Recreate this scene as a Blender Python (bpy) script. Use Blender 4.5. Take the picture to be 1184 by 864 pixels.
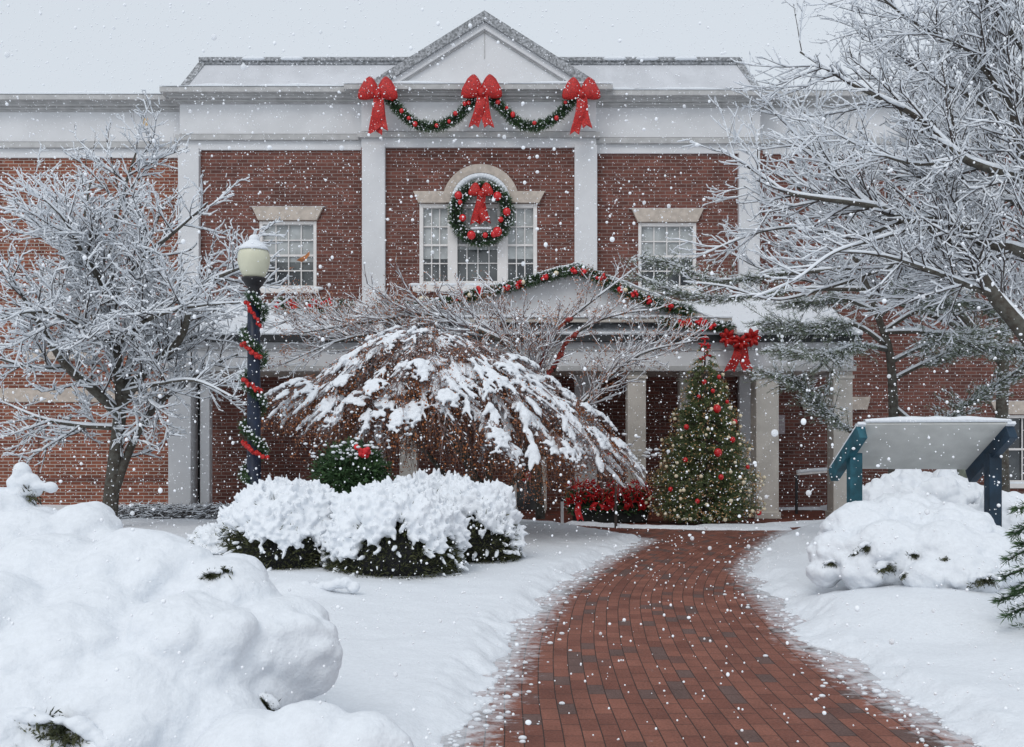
import bpy, math, random
import numpy as np
from mathutils import Vector
R = math.radians
for o in list(bpy.data.objects): bpy.data.objects.remove(o)
S = bpy.context.scene
COL = S.collection
# ------------------------------------------------------------------ camera
FPX, CX, HY, CH = 1100.0, 592.0, 512.0, 1.6
cd = bpy.data.cameras.new('camera'); cam = bpy.data.objects.new('camera', cd); COL.objects.link(cam)
cd.sensor_width = 36; cd.lens = FPX / 1184 * 36; cd.shift_y = (HY - 432) / 1184
cd.clip_start = 0.05; cd.clip_end = 3000
cam.location = (0, 0, CH); cam.rotation_euler = (R(90), 0, 0)
S.camera = cam
# ------------------------------------------------------------------ sky, sun, exposure
SUN_EL, SUN_AZ = 48.0, 200.0      # behind the camera, a little to the left
w = bpy.data.worlds.new('World'); S.world = w; w.use_nodes = True
nt = w.node_tree; nt.nodes.clear()
sky = nt.nodes.new('ShaderNodeTexSky'); sky.sky_type = 'NISHITA'; sky.sun_disc = False
sky.sun_elevation = R(SUN_EL); sky.sun_rotation = R(SUN_AZ); sky.air_density = 1.5; sky.dust_density = 4
hs = nt.nodes.new('ShaderNodeHueSaturation'); hs.inputs['Saturation'].default_value = 0.25
mx = nt.nodes.new('ShaderNodeMix'); mx.data_type = 'RGBA'; mx.inputs[0].default_value = 0.85
mx.inputs[7].default_value = (6.6, 7.2, 7.9, 1)
bg = nt.nodes.new('ShaderNodeBackground'); bg.inputs[1].default_value = 0.111
wo = nt.nodes.new('ShaderNodeOutputWorld')
nt.links.new(sky.outputs[0], hs.inputs['Color']); nt.links.new(hs.outputs[0], mx.inputs[6])
nt.links.new(mx.outputs[2], bg.inputs[0]); nt.links.new(bg.outputs[0], wo.inputs[0])
sl = bpy.data.lights.new('sun', 'SUN'); so = bpy.data.objects.new('sun', sl); COL.objects.link(so)
sl.energy = 0.85; sl.angle = R(25); sl.color = (1, 0.97, 0.93)
so.rotation_euler = (R(90 - SUN_EL), 0, R(180 - SUN_AZ))
sd = Vector((math.sin(R(SUN_AZ)) * math.cos(R(SUN_EL)), math.cos(R(SUN_AZ)) * math.cos(R(SUN_EL)), math.sin(R(SUN_EL))))
so.rotation_euler = sd.to_track_quat('Z', 'Y').to_euler()
S.view_settings.view_transform = 'Standard'; S.view_settings.look = 'None'
S.view_settings.exposure = 0.0; S.view_settings.gamma = 1; S.view_settings.use_curve_mapping = False
S.render.engine = 'CYCLES'
S.cycles.max_bounces = 5; S.cycles.diffuse_bounces = 3; S.cycles.glossy_bounces = 2; S.cycles.transmission_bounces = 2
# ------------------------------------------------------------------ numbers
rnd = random.Random(11)
rng = np.random.default_rng(11)
def P(px, py, d):
    return np.array(((px - CX) / FPX * d, d, CH + (HY - py) / FPX * d))
def PX(px, d): return (px - CX) / FPX * d
def PZ(py, d): return CH + (HY - py) / FPX * d
def _h(ix, iy, iz, s):
    n = (ix * 374761393 + iy * 668265263 + iz * 2147483647 + s * 974634777) & 0xffffffff
    n = ((n ^ (n >> 13)) * 1274126177) & 0xffffffff
    n = (n ^ (n >> 16)) & 0xffffffff
    return n / 4294967295.0
def vnoise(p, s=0):
    p = np.asarray(p, float); i = np.floor(p).astype(np.int64); f = p - i; f = f * f * (3 - 2 * f)
    r = 0
    for a in (0, 1):
        for b in (0, 1):
            for c in (0, 1):
                wgt = (f[..., 0] if a else 1 - f[..., 0]) * (f[..., 1] if b else 1 - f[..., 1]) * (f[..., 2] if c else 1 - f[..., 2])
                r = r + wgt * _h(i[..., 0] + a, i[..., 1] + b, i[..., 2] + c, s)
    return r * 2 - 1
def fbm(p, s=0, o=3):
    p = np.asarray(p, float); r = 0; a = 1; t = 0
    for k in range(o): r = r + a * vnoise(p * 2 ** k, s + k); t += a; a *= .5
    return r / t
def sstep(a, b, x):
    t = np.clip((x - a) / (b - a), 0, 1); return t * t * (3 - 2 * t)
# ------------------------------------------------------------------ materials
def newmat(name):
    m = bpy.data.materials.new(name); m.use_nodes = True
    return m, m.node_tree, m.node_tree.nodes['Principled BSDF']
def mat(name, c, rough=.7, var=.0, scale=8, c2=None, bump=0, bscale=60, metal=0, spec=.4, vscale=None, coat=0):
    m, n, b = newmat(name)
    b.inputs['Base Color'].default_value = (*c, 1); b.inputs['Roughness'].default_value = rough
    b.inputs['Metallic'].default_value = metal; b.inputs['Specular IOR Level'].default_value = spec
    tc = n.nodes.new('ShaderNodeTexCoord')
    if var or c2:
        no = n.nodes.new('ShaderNodeTexNoise'); no.inputs['Scale'].default_value = scale; no.inputs['Detail'].default_value = 4
        n.links.new(tc.outputs['Object'], no.inputs['Vector'])
        rp = n.nodes.new('ShaderNodeValToRGB'); e = rp.color_ramp.elements
        a = c2 if c2 else tuple(x * (1 - var) for x in c)
        e[0].position = .38; e[0].color = (*a, 1); e[1].position = .62; e[1].color = (*(tuple(min(1, x * (1 + var * .5)) for x in c)), 1)
        n.links.new(no.outputs['Fac'], rp.inputs[0]); n.links.new(rp.outputs[0], b.inputs['Base Color'])
    if bump:
        nb = n.nodes.new('ShaderNodeTexNoise'); nb.inputs['Scale'].default_value = bscale; nb.inputs['Detail'].default_value = 3
        n.links.new(tc.outputs['Object'], nb.inputs['Vector'])
        bp = n.nodes.new('ShaderNodeBump'); bp.inputs['Strength'].default_value = bump; bp.inputs['Distance'].default_value = .02
        n.links.new(nb.outputs['Fac'], bp.inputs['Height']); n.links.new(bp.outputs[0], b.inputs['Normal'])
    return m
def brickmat(name, vec, c1, c2, mortar, bw, rh, msize, bump=.3, offs=.5, dark=None, dusted=False, bright=1):
    m, n, b = newmat(name); L = n.links.new
    tc = n.nodes.new('ShaderNodeTexCoord')
    if vec == 'wall':
        sx = n.nodes.new('ShaderNodeSeparateXYZ'); L(tc.outputs['Object'], sx.inputs[0])
        ad = n.nodes.new('ShaderNodeMath'); ad.operation = 'ADD'; L(sx.outputs[0], ad.inputs[0]); L(sx.outputs[1], ad.inputs[1])
        cb = n.nodes.new('ShaderNodeCombineXYZ'); L(ad.outputs[0], cb.inputs[0]); L(sx.outputs[2], cb.inputs[1]); v = cb.outputs[0]
    else: v = tc.outputs['UV'] if vec == 'uv' else tc.outputs['Object']
    br = n.nodes.new('ShaderNodeTexBrick'); L(v, br.inputs['Vector'])
    br.offset = offs; br.inputs['Color1'].default_value = (0, 0, 0, 1); br.inputs['Color2'].default_value = (1, 1, 1, 1)
    br.inputs['Mortar'].default_value = (.5, .5, .5, 1)
    br.inputs['Scale'].default_value = 1; br.inputs['Brick Width'].default_value = bw; br.inputs['Row Height'].default_value = rh
    br.inputs['Mortar Size'].default_value = msize; br.inputs['Mortar Smooth'].default_value = .2; br.inputs['Bias'].default_value = 0
    rp = n.nodes.new('ShaderNodeValToRGB'); L(br.outputs['Color'], rp.inputs[0]); rp.color_ramp.interpolation = 'LINEAR'
    e = rp.color_ramp.elements; e[0].position = 0; e[0].color = (*c1, 1); e[1].position = 1; e[1].color = (*c2, 1)
    if dark:
        x = rp.color_ramp.elements.new(.18); x.color = (*c1, 1); e = rp.color_ramp.elements; e[0].color = (*dark, 1)
        x = rp.color_ramp.elements.new(.12); x.color = (*dark, 1)
    no = n.nodes.new('ShaderNodeTexNoise'); no.inputs['Scale'].default_value = 1.7 if vec == 'wall' else 3; no.inputs['Detail'].default_value = 6; L(v, no.inputs['Vector'])
    n2 = n.nodes.new('ShaderNodeTexNoise'); n2.inputs['Scale'].default_value = 60; n2.inputs['Detail'].default_value = 3; L(v, n2.inputs['Vector'])
    av = n.nodes.new('ShaderNodeMath'); av.operation = 'ADD'; L(no.outputs['Fac'], av.inputs[0]); L(n2.outputs['Fac'], av.inputs[1])
    mr = n.nodes.new('ShaderNodeMapRange'); mr.inputs[1].default_value = .6; mr.inputs[2].default_value = 1.4; mr.inputs[3].default_value = .6 * bright; mr.inputs[4].default_value = 1.4 * bright
    L(av.outputs[0], mr.inputs[0])
    hv = n.nodes.new('ShaderNodeHueSaturation'); L(rp.outputs[0], hv.inputs['Color']); L(mr.outputs[0], hv.inputs['Value'])
    mi = n.nodes.new('ShaderNodeMix'); mi.data_type = 'RGBA'; L(br.outputs['Fac'], mi.inputs[0]); L(hv.outputs[0], mi.inputs[6]); mi.inputs[7].default_value = (*mortar, 1)
    out = mi.outputs[2]
    if dusted:
        uvs = n.nodes.new('ShaderNodeSeparateXYZ'); L(tc.outputs['UV'], uvs.inputs[0])
        geo = n.nodes.new('ShaderNodeTexCoord')
        mp = n.nodes.new('ShaderNodeMapping'); L(geo.outputs['Object'], mp.inputs[0]); mp.inputs['Scale'].default_value = (5.5, 8, 1)
        ns = n.nodes.new('ShaderNodeTexNoise'); ns.inputs['Scale'].default_value = 1.6; ns.inputs['Detail'].default_value = 6; ns.inputs['Roughness'].default_value = .7; L(mp.outputs[0], ns.inputs['Vector'])
        at = n.nodes.new('ShaderNodeAttribute'); at.attribute_name = 'edge'
        sb = n.nodes.new('ShaderNodeMath'); sb.operation = 'MULTIPLY_ADD'; L(at.outputs['Fac'], sb.inputs[0]); sb.inputs[1].default_value = .42; L(ns.outputs['Fac'], sb.inputs[2])
        m2 = n.nodes.new('ShaderNodeMapRange'); m2.inputs[1].default_value = .66; m2.inputs[2].default_value = .92; m2.inputs[3].default_value = 0; m2.inputs[4].default_value = .7; L(sb.outputs[0], m2.inputs[0])
        mw = n.nodes.new('ShaderNodeMix'); mw.data_type = 'RGBA'; L(m2.outputs[0], mw.inputs[0]); L(out, mw.inputs[6]); mw.inputs[7].default_value = (.75, .78, .82, 1)
        out = mw.outputs[2]
    L(out, b.inputs['Base Color'])
    b.inputs['Roughness'].default_value = .75; b.inputs['Specular IOR Level'].default_value = .3
    mm = n.nodes.new('ShaderNodeMath'); mm.operation = 'SUBTRACT'; L(n2.outputs['Fac'], mm.inputs[0]); L(br.outputs['Fac'], mm.inputs[1])
    bp = n.nodes.new('ShaderNodeBump'); bp.inputs['Strength'].default_value = bump; bp.inputs['Distance'].default_value = .008
    L(mm.outputs[0], bp.inputs['Height']); L(bp.outputs[0], b.inputs['Normal'])
    return m
M = {}
M['snow'] = mat('snow', (.765, .795, .835), .75, var=.03, scale=30, bump=.35, bscale=45, spec=.3)
M['snowsoft'] = mat('snow_soft', (.80, .83, .87), .8, bump=.25, bscale=70, spec=.25)
M['flake'] = mat('snowflake', (.9, .92, .95), .8, spec=.2)
M['softflake'] = mat('melting_snowflake', (.9, .92, .95), .8, spec=.1); M['softflake'].node_tree.nodes['Principled BSDF'].inputs['Alpha'].default_value = .62
M['brick'] = brickmat('wall_brick', 'wall', (.105, .038, .030), (.18, .067, .050), (.25, .20, .18), .25, .083, .0074, bump=.4)
M['brick2'] = brickmat('wing_brick', 'wall', (.15, .045, .028), (.27, .09, .052), (.42, .38, .34), .25, .083, .0085, bump=.4)
M['paver'] = brickmat('paver_brick', 'uv', (.165, .062, .044), (.245, .098, .068), (.04, .025, .02), .215, .107, .0036, bump=.6, dark=(.125, .075, .065), dusted=True)
M['plaza'] = brickmat('plaza_brick', 'obj', (.13, .038, .025), (.21, .065, .042), (.02, .013, .011), .21, .105, .005, bump=.4, dark=(.08, .05, .045))
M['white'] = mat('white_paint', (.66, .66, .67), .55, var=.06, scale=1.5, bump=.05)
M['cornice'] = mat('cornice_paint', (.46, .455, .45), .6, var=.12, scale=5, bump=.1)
M['slate'] = mat('grey_shingle', (.14, .145, .15), .8, var=.4, scale=18, c2=(.42, .43, .45), bump=.4, bscale=30)
M['roofmetal'] = mat('snowy_roof', (.58, .59, .62), .6, var=.08, scale=2, bump=.2)
M['stone'] = mat('lime_stone', (.52, .45, .39), .8, var=.14, scale=9, bump=.2, bscale=90)
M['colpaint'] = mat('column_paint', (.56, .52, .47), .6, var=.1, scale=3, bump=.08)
M['frame'] = mat('window_paint', (.74, .71, .69), .5, var=.04, scale=6)
M['gutter'] = mat('dark_gutter', (.03, .032, .035), .5)
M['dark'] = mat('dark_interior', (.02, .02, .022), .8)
M['bark'] = mat('bark', (.055, .045, .036), .9, var=.5, scale=14, c2=(.11, .105, .09), bump=.8, bscale=35)
M['twig'] = mat('twig', (.075, .06, .055), .85, var=.3, scale=10)
M['mtwig'] = mat('maple_twig', (.24, .17, .16), .85, var=.4, scale=6)
M['needle'] = mat('needles', (.055, .11, .04), .65, var=.3, scale=7, c2=(.02, .05, .02))
M['xneedle'] = mat('xmas_needles', (.21, .25, .10), .65, scale=9, c2=(.08, .13, .055), var=.1)
M['pneedle'] = mat('pine_needles', (.28, .32, .24), .7, scale=5, c2=(.14, .18, .12), var=.1)
M['yew'] = mat('yew_needles', (.10, .105, .045), .7, scale=12, c2=(.02, .027, .012), var=.1)
M['red'] = mat('red_ribbon', (.55, .018, .014), .4, scale=38, c2=(.28, .008, .008), var=.25, bump=.6, bscale=70)
M['bauble'] = mat('red_bauble', (.60, .012, .016), .18, spec=.6)
M['flower'] = mat('red_flower', (.74, .03, .035), .5, scale=14, c2=(.48, .012, .018), var=.1)
M['bulb'] = mat('white_bulb', (.82, .72, .52), .25)
M['gold'] = mat('gold_tinsel', (.62, .44, .20), .4, scale=30, c2=(.45, .2, .1), var=.1)
M['leaf'] = mat('maple_leaf', (.42, .17, .08), .7, scale=3.2, c2=(.21, .09, .055), var=.5)
M['leaf2'] = mat('maple_leaf_orange', (.48, .18, .06), .65, scale=5, c2=(.30, .10, .04), var=.1)
M['tanleaf'] = mat('tan_leaf', (.55, .38, .2), .7)
M['navy'] = mat('navy_paint', (.008, .016, .04), .45, var=.3, scale=10, spec=.4)
M['black'] = mat('black_metal', (.012, .011, .014), .4)
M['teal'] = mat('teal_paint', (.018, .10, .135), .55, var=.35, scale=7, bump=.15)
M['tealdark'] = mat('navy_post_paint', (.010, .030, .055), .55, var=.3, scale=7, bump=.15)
M['panelback'] = mat('panel_back', (.60, .60, .57), .6, var=.08, scale=6, bump=.1)
M['globe'] = mat('frosted_globe', (.62, .61, .47), .35, var=.05, scale=5)
M['globe'].node_tree.nodes['Principled BSDF'].inputs['Subsurface Weight'].default_value = .0
M['planter'] = mat('planter', (.02, .022, .02), .7, var=.3)
M['wood'] = mat('grey_wood', (.22, .24, .19), .85, var=.3, scale=12)
M['plaque'] = mat('plaque', (.42, .36, .38), .4)
M['redbark'] = mat('red_wrapped_bark', (.42, .05, .035), .6, scale=25, c2=(.2, .06, .05), var=.1)
g, n_, b_ = newmat('window_glass'); b_.inputs['Base Color'].default_value = (.03, .036, .04, 1); b_.inputs['Roughness'].default_value = .12
b_.inputs['Specular IOR Level'].default_value = .9
tc = n_.nodes.new('ShaderNodeTexCoord'); no = n_.nodes.new('ShaderNodeTexNoise'); no.inputs['Scale'].default_value = 1.3; n_.links.new(tc.outputs['Object'], no.inputs['Vector'])
rp = n_.nodes.new('ShaderNodeValToRGB'); rp.color_ramp.elements[0].position = .4; rp.color_ramp.elements[1].position = .65
rp.color_ramp.elements[0].color = (.02, .025, .03, 1); rp.color_ramp.elements[1].color = (.12, .13, .13, 1)
n_.links.new(no.outputs['Fac'], rp.inputs[0]); n_.links.new(rp.outputs[0], b_.inputs['Base Color'])
M['glass'] = g
M['painted_reflection'] = mat('window_reflection_tone', (.40, .42, .42), .4, var=.25, scale=3, spec=.8)  # pale grey that paints the reflection in the upper panes
# ------------------------------------------------------------------ object helpers
def tag(o, label=None, cat=None, group=None, kind=None):
    if label: o['label'] = label
    if cat: o['category'] = cat
    if group: o['group'] = group
    if kind: o['kind'] = kind
    return o
def empty(name, loc, label=None, cat=None, group=None):
    o = bpy.data.objects.new(name, None); COL.objects.link(o); o.location = tuple(float(x) for x in loc); o.empty_display_size = .2
    return tag(o, label, cat, group)
def wloc(p):
    v = Vector((0, 0, 0))
    while p is not None: v = v + p.location; p = p.parent
    return v
ICO = {}
def ico(sub):
    if sub not in ICO:
        import bmesh
        bm = bmesh.new(); bmesh.ops.create_icosphere(bm, subdivisions=sub, radius=1)
        bm.verts.ensure_lookup_table()
        ICO[sub] = (np.array([v.co[:] for v in bm.verts]), np.array([[v.index for v in f.verts] for f in bm.faces])); bm.free()
    return ICO[sub]
class MB:
    """collects geometry in world coordinates; build() links it as ONE mesh object"""
    def __init__(s): s.V = []; s.T = []; s.Q = []; s.n = 0; s.mT = []; s.mQ = []; s.mi = 0
    def add(s, V, T=None, Q=None):
        V = np.asarray(V, float).reshape(-1, 3); s.V.append(V)
        if T is not None and len(T): T = np.asarray(T, np.int64).reshape(-1, 3) + s.n; s.T.append(T); s.mT.append(np.full(len(T), s.mi))
        if Q is not None and len(Q): Q = np.asarray(Q, np.int64).reshape(-1, 4) + s.n; s.Q.append(Q); s.mQ.append(np.full(len(Q), s.mi))
        s.n += len(V); return s
    def box(s, x0, x1, y0, y1, z0, z1):
        V = [(x, y, z) for x in (x0, x1) for y in (y0, y1) for z in (z0, z1)]
        return s.add(V, Q=[(0, 1, 3, 2), (4, 6, 7, 5), (0, 4, 5, 1), (2, 3, 7, 6), (0, 2, 6, 4), (1, 5, 7, 3)])
    def prism(s, poly, y0, y1):
        """poly: list of (x, z) counter-clockwise, convex; extruded from y0 to y1"""
        k = len(poly); V = [(x, y0, z) for x, z in poly] + [(x, y1, z) for x, z in poly]
        T = []
        for i in range(1, k - 1): T += [(0, i, i + 1), (k, k + i + 1, k + i)]
        return s.add(V, T=T, Q=[(i, k + i, k + (i + 1) % k, (i + 1) % k) for i in range(k)])
    def obox(s, a, b, w, h, up=(0, 0, 1)):
        """box beam from a to b, width w sideways, height h along up"""
        a = np.array(a, float); b = np.array(b, float); d = b - a; d /= np.linalg.norm(d)
        u = np.array(up, float); sd_ = np.cross(d, u); sd_ /= np.linalg.norm(sd_); u = np.cross(sd_, d)
        V = [p + sd_ * (w / 2 * i) + u * (h / 2 * j) for p in (a, b) for i in (-1, 1) for j in (-1, 1)]
        return s.add(V, Q=[(0, 1, 3, 2), (4, 6, 7, 5), (0, 4, 5, 1), (2, 3, 7, 6), (0, 2, 6, 4), (1, 5, 7, 3)])
    def tube(s, pts, rad, n=8, sq=1.0):
        pts = np.asarray(pts, float); k = len(pts); rad = np.broadcast_to(np.asarray(rad, float), (k,))
        t = np.gradient(pts, axis=0); t /= np.linalg.norm(t, axis=1)[:, None] + 1e-9
        ref = np.array((0, 0, 1.)) if abs(t[:, 2]).mean() < .8 else np.array((1., 0, 0))
        a = np.cross(t, ref); a /= np.linalg.norm(a, axis=1)[:, None] + 1e-9; b = np.cross(a, t)
        an = np.arange(n) / n * 2 * np.pi
        V = pts[:, None] + rad[:, None, None] * (np.cos(an)[None, :, None] * a[:, None] + sq * np.sin(an)[None, :, None] * b[:, None])
        Q = [(i * n + j, i * n + (j + 1) % n, (i + 1) * n + (j + 1) % n, (i + 1) * n + j) for i in range(k - 1) for j in range(n)]
        V = np.concatenate([V.reshape(-1, 3), pts[:1], pts[-1:]])
        T = [(k * n, (j + 1) % n, j) for j in range(n)] + [(k * n + 1, (k - 1) * n + j, (k - 1) * n + (j + 1) % n) for j in range(n)]
        return s.add(V, T=T, Q=Q)
    def segs(s, A, B, ra, rb, n=3):
        A = np.asarray(A, float).reshape(-1, 3); B = np.asarray(B, float).reshape(-1, 3)
        if not len(A): return s
        ra = np.broadcast_to(ra, (len(A),)); rb = np.broadcast_to(rb, (len(A),))
        d = B - A; d /= np.linalg.norm(d, axis=1)[:, None] + 1e-9
        ref = np.where(np.abs(d[:, 2:3]) < .8, np.array([[0, 0, 1.]]), np.array([[1., 0, 0]]))
        a = np.cross(d, ref); a /= np.linalg.norm(a, axis=1)[:, None] + 1e-9; b = np.cross(a, d)
        an = np.arange(n) / n * 2 * np.pi + np.pi / 2
        ring = np.cos(an)[None, :, None] * a[:, None] + np.sin(an)[None, :, None] * b[:, None]
        V = np.concatenate([A[:, None] + ra[:, None, None] * ring, B[:, None] + rb[:, None, None] * ring], 1)
        base = (np.arange(len(A)) * 2 * n)[:, None, None]
        q = np.array([(j, (j + 1) % n, n + (j + 1) % n, n + j) for j in range(n)])[None]
        return s.add(V.reshape(-1, 3), Q=(base + q).reshape(-1, 4))
    def blobs(s, C, rad, sub=1, axis=None):
        """ellipsoids; rad (N,3); axis: optional (N,3) direction of local z"""
        v, f = ico(sub); C = np.asarray(C, float).reshape(-1, 3); N = len(C)
        if not N: return s
        rad = np.broadcast_to(np.asarray(rad, float), (N, 3)) if np.ndim(rad) else np.full((N, 3), rad)
        V = v[None] * rad[:, None]
        if axis is not None:
            z = np.asarray(axis, float).reshape(-1, 3); z = z / (np.linalg.norm(z, axis=1)[:, None] + 1e-9)
            ref = np.where(np.abs(z[:, 2:3]) < .9, np.array([[0, 0, 1.]]), np.array([[1., 0, 0]]))
            x = np.cross(ref, z); x /= np.linalg.norm(x, axis=1)[:, None] + 1e-9; y = np.cross(z, x)
            V = V[..., 0:1] * x[:, None] + V[..., 1:2] * y[:, None] + V[..., 2:3] * z[:, None]
        V = V + C[:, None]
        T = f[None] + (np.arange(N) * len(v))[:, None, None]
        return s.add(V.reshape(-1, 3), T=T.reshape(-1, 3))
    def blades(s, C, D, L, W):
        """flat tapering blades from C along D"""
        C = np.asarray(C, float).reshape(-1, 3); D = np.asarray(D, float).reshape(-1, 3); N = len(C)
        if not N: return s
        D = D / (np.linalg.norm(D, axis=1)[:, None] + 1e-9)
        rr = rng.normal(size=(N, 3)); a = np.cross(D, rr); a /= np.linalg.norm(a, axis=1)[:, None] + 1e-9
        L = np.broadcast_to(L, (N,))[:, None]; W = np.broadcast_to(W, (N,))[:, None]
        V = np.stack([C, C + D * L * .45 + a * W, C + D * L, C + D * L * .45 - a * W], 1)
        Q = np.arange(N * 4).reshape(N, 4)
        return s.add(V.reshape(-1, 3), Q=Q)
    def revolve(s, prof, c, n=20):
        """prof: [(r, z)] around vertical axis at c=(x, y)"""
        k = len(prof); an = np.arange(n) / n * 2 * np.pi
        V = np.array([[(c[0] + r * math.cos(t), c[1] + r * math.sin(t), z) for t in an] for r, z in prof])
        Q = [(i * n + j, i * n + (j + 1) % n, (i + 1) * n + (j + 1) % n, (i + 1) * n + j) for i in range(k - 1) for j in range(n)]
        return s.add(V.reshape(-1, 3), Q=Q)
    def build(s, name, m, parent=None, smooth=False, bevel=0):
        me = bpy.data.meshes.new(name)
        V = np.concatenate(s.V) if s.V else np.zeros((0, 3))
        if parent is not None: V = V - np.array(wloc(parent))
        T = np.concatenate(s.T) if s.T else np.zeros((0, 3), int); Q = np.concatenate(s.Q) if s.Q else np.zeros((0, 4), int)
        me.vertices.add(len(V)); me.vertices.foreach_set('co', V.astype(np.float32).ravel())
        li = np.concatenate([T.ravel(), Q.ravel()]).astype(np.int32); me.loops.add(len(li)); me.loops.foreach_set('vertex_index', li)
        np_ = len(T) + len(Q); me.polygons.add(np_)
        tot = np.concatenate([np.full(len(T), 3), np.full(len(Q), 4)]).astype(np.int32)
        st = np.concatenate([[0], np.cumsum(tot)[:-1]]).astype(np.int32) if np_ else tot
        me.polygons.foreach_set('loop_start', st); me.polygons.foreach_set('loop_total', tot)
        me.polygons.foreach_set('use_smooth', np.full(np_, smooth))
        ms = m if isinstance(m, (list, tuple)) else [m]
        for x in ms: me.materials.append(M[x])
        if len(ms) > 1:
            me.polygons.foreach_set('material_index', np.concatenate(s.mT + s.mQ).astype(np.int32))
        me.update(calc_edges=True); me.validate()
        o = bpy.data.objects.new(name, me); COL.objects.link(o)
        if parent is not None: o.parent = parent
        if bevel:
            bv = o.modifiers.new('bevel', 'BEVEL'); bv.width = bevel; bv.segments = 2; bv.limit_method = 'ANGLE'
        return o
def remesh(mb, voxel, smooth=4, amp=0.0, freq=6, seed=0, amp2=0, freq2=30):
    """fuse overlapping blobs into one skin, smooth it, give it noise; returns a new MB"""
    o = mb.build('tmp', 'snow'); md = o.modifiers.new('r', 'REMESH'); md.mode = 'VOXEL'; md.voxel_size = voxel
    if smooth:
        sm = o.modifiers.new('s', 'SMOOTH'); sm.iterations = smooth; sm.factor = .5
    dg = bpy.context.evaluated_depsgraph_get(); dg.update()
    me = bpy.data.meshes.new_from_object(o.evaluated_get(dg))
    n = len(me.vertices); V = np.empty(n * 3); me.vertices.foreach_get('co', V); V = V.reshape(-1, 3)
    N = np.empty(n * 3); me.vertices.foreach_get('normal', N); N = N.reshape(-1, 3)
    if amp: V = V + N * (fbm(V * freq, seed)[:, None] * amp)
    if amp2: V = V + N * (fbm(V * freq2, seed + 9)[:, None] * amp2)
    F4 = [p.vertices[:] for p in me.polygons if len(p.vertices) == 4]; F3 = [p.vertices[:] for p in me.polygons if len(p.vertices) == 3]
    r = MB(); r.add(V, T=F3 if F3 else None, Q=F4 if F4 else None)
    bpy.data.objects.remove(o); bpy.data.meshes.remove(me)
    return r
def randdir(n):
    v = rng.normal(size=(n, 3)); return v / np.linalg.norm(v, axis=1)[:, None]
def resample(pts, n):
    pts = np.asarray(pts, float); d = np.r_[0, np.cumsum(np.linalg.norm(np.diff(pts, axis=0), axis=1))]
    # smooth catmull through the points, then even steps
    k = len(pts); t = np.linspace(0, k - 1, max(n * 3, 12)); out = []
    for x in t:
        i = min(int(x), k - 2); f = x - i; p0 = pts[max(i - 1, 0)]; p1 = pts[i]; p2 = pts[i + 1]; p3 = pts[min(i + 2, k - 1)]
        out.append(.5 * ((2 * p1) + (-p0 + p2) * f + (2 * p0 - 5 * p1 + 4 * p2 - p3) * f * f + (-p0 + 3 * p1 - 3 * p2 + p3) * f ** 3))
    out = np.array(out); d = np.r_[0, np.cumsum(np.linalg.norm(np.diff(out, axis=0), axis=1))]
    q = np.linspace(0, d[-1], n); return np.stack([np.interp(q, d, out[:, c]) for c in range(out.shape[1])], 1)
# ------------------------------------------------------------------ ground, path
POLY = np.array([(-.62, 2.0), (-.48, 4.0), (-.34, 5.0), (-.24, 5.7), (.02, 8), (.46, 10.3), (1.25, 13.0), (2.2, 15.7), (1.05, 18.0), (.15, 19.2), (-.7, 19.6), (-6.9, 20.1), (-6.9, 22.6),
                 (7.4, 22.6), (7.2, 20.4), (6.0, 18.6), (4.9, 17.0), (3.75, 14.2), (2.95, 11.9), (2.68, 9.9), (2.42, 7.7), (2.42, 6.3), (2.5, 5), (2.62, 4), (2.7, 2.0)])
def poly_sdf(x, y):
    """negative inside the cleared area"""
    d = np.full(x.shape, 1e9); ins = np.zeros(x.shape, bool); k = len(POLY)
    for i in range(k):
        a = POLY[i]; b = POLY[(i + 1) % k]; e = b - a
        t = np.clip(((x - a[0]) * e[0] + (y - a[1]) * e[1]) / (e @ e), 0, 1)
        d = np.minimum(d, np.hypot(x - a[0] - t * e[0], y - a[1] - t * e[1]))
        c = ((a[1] > y) != (b[1] > y)) & (x < (b[0] - a[0]) * (y - a[1]) / (b[1] - a[1] + 1e-12) + a[0]); ins ^= c
    return np.where(ins, -d, d)
def bumpf(x, y, cx, cy, rx, ry, h, p=2):
    r = np.hypot((x - cx) / rx, (y - cy) / ry); return h * np.clip(1 - r ** p, 0, 1) ** 1.5
def ground_h(x, y):
    """height of the snow surface away from the cleared path"""
    h = .11 + 0 * x
    h = h + .20 * sstep(.6, 2.2, x - 2.6) * sstep(4.8, 7.5, y) * (1 - sstep(12, 17, y))
    h = h + bumpf(x, y, 3.45, 8.3, .95, 1.3, .20) + bumpf(x, y, 4.6, 6.6, 1.6, 1.2, .06)
    h = h + .05 * sstep(.3, 2.5, -x - .3) * (1 - sstep(14, 18, y))
    h = h + bumpf(x, y, -2.05, 9.3, .4, .4, .10) + bumpf(x, y, -2.6, 7.6, .9, .8, .08)
    p = np.stack([x, y, 0 * x], -1)
    h = h + .035 * fbm(p * .9, 3) + .012 * fbm(p * 4.5, 5)
    return h
def gh(x, y): return float(ground_h(np.array([float(x)]), np.array([float(y)]))[0])
xs = np.concatenate([-np.geomspace(400, 9.2, 26), np.arange(-9, -1.2, .07), np.arange(-1.2, 4.2, .022), np.arange(4.2, 9, .07), np.geomspace(9.2, 400, 26)])
ys = np.concatenate([-np.geomspace(300, 1, 12), np.arange(0, 3.4, .12), np.arange(3.4, 9, .022), np.arange(9, 22.6, .05), np.geomspace(23, 900, 30)])
gx, gy = np.meshgrid(xs, ys)
sdv = poly_sdf(gx, gy)
pp = np.stack([gx * 3.5, gy * 3.2, 0 * gx], -1)
near = (gy > 3) & (gy < 16)
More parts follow.
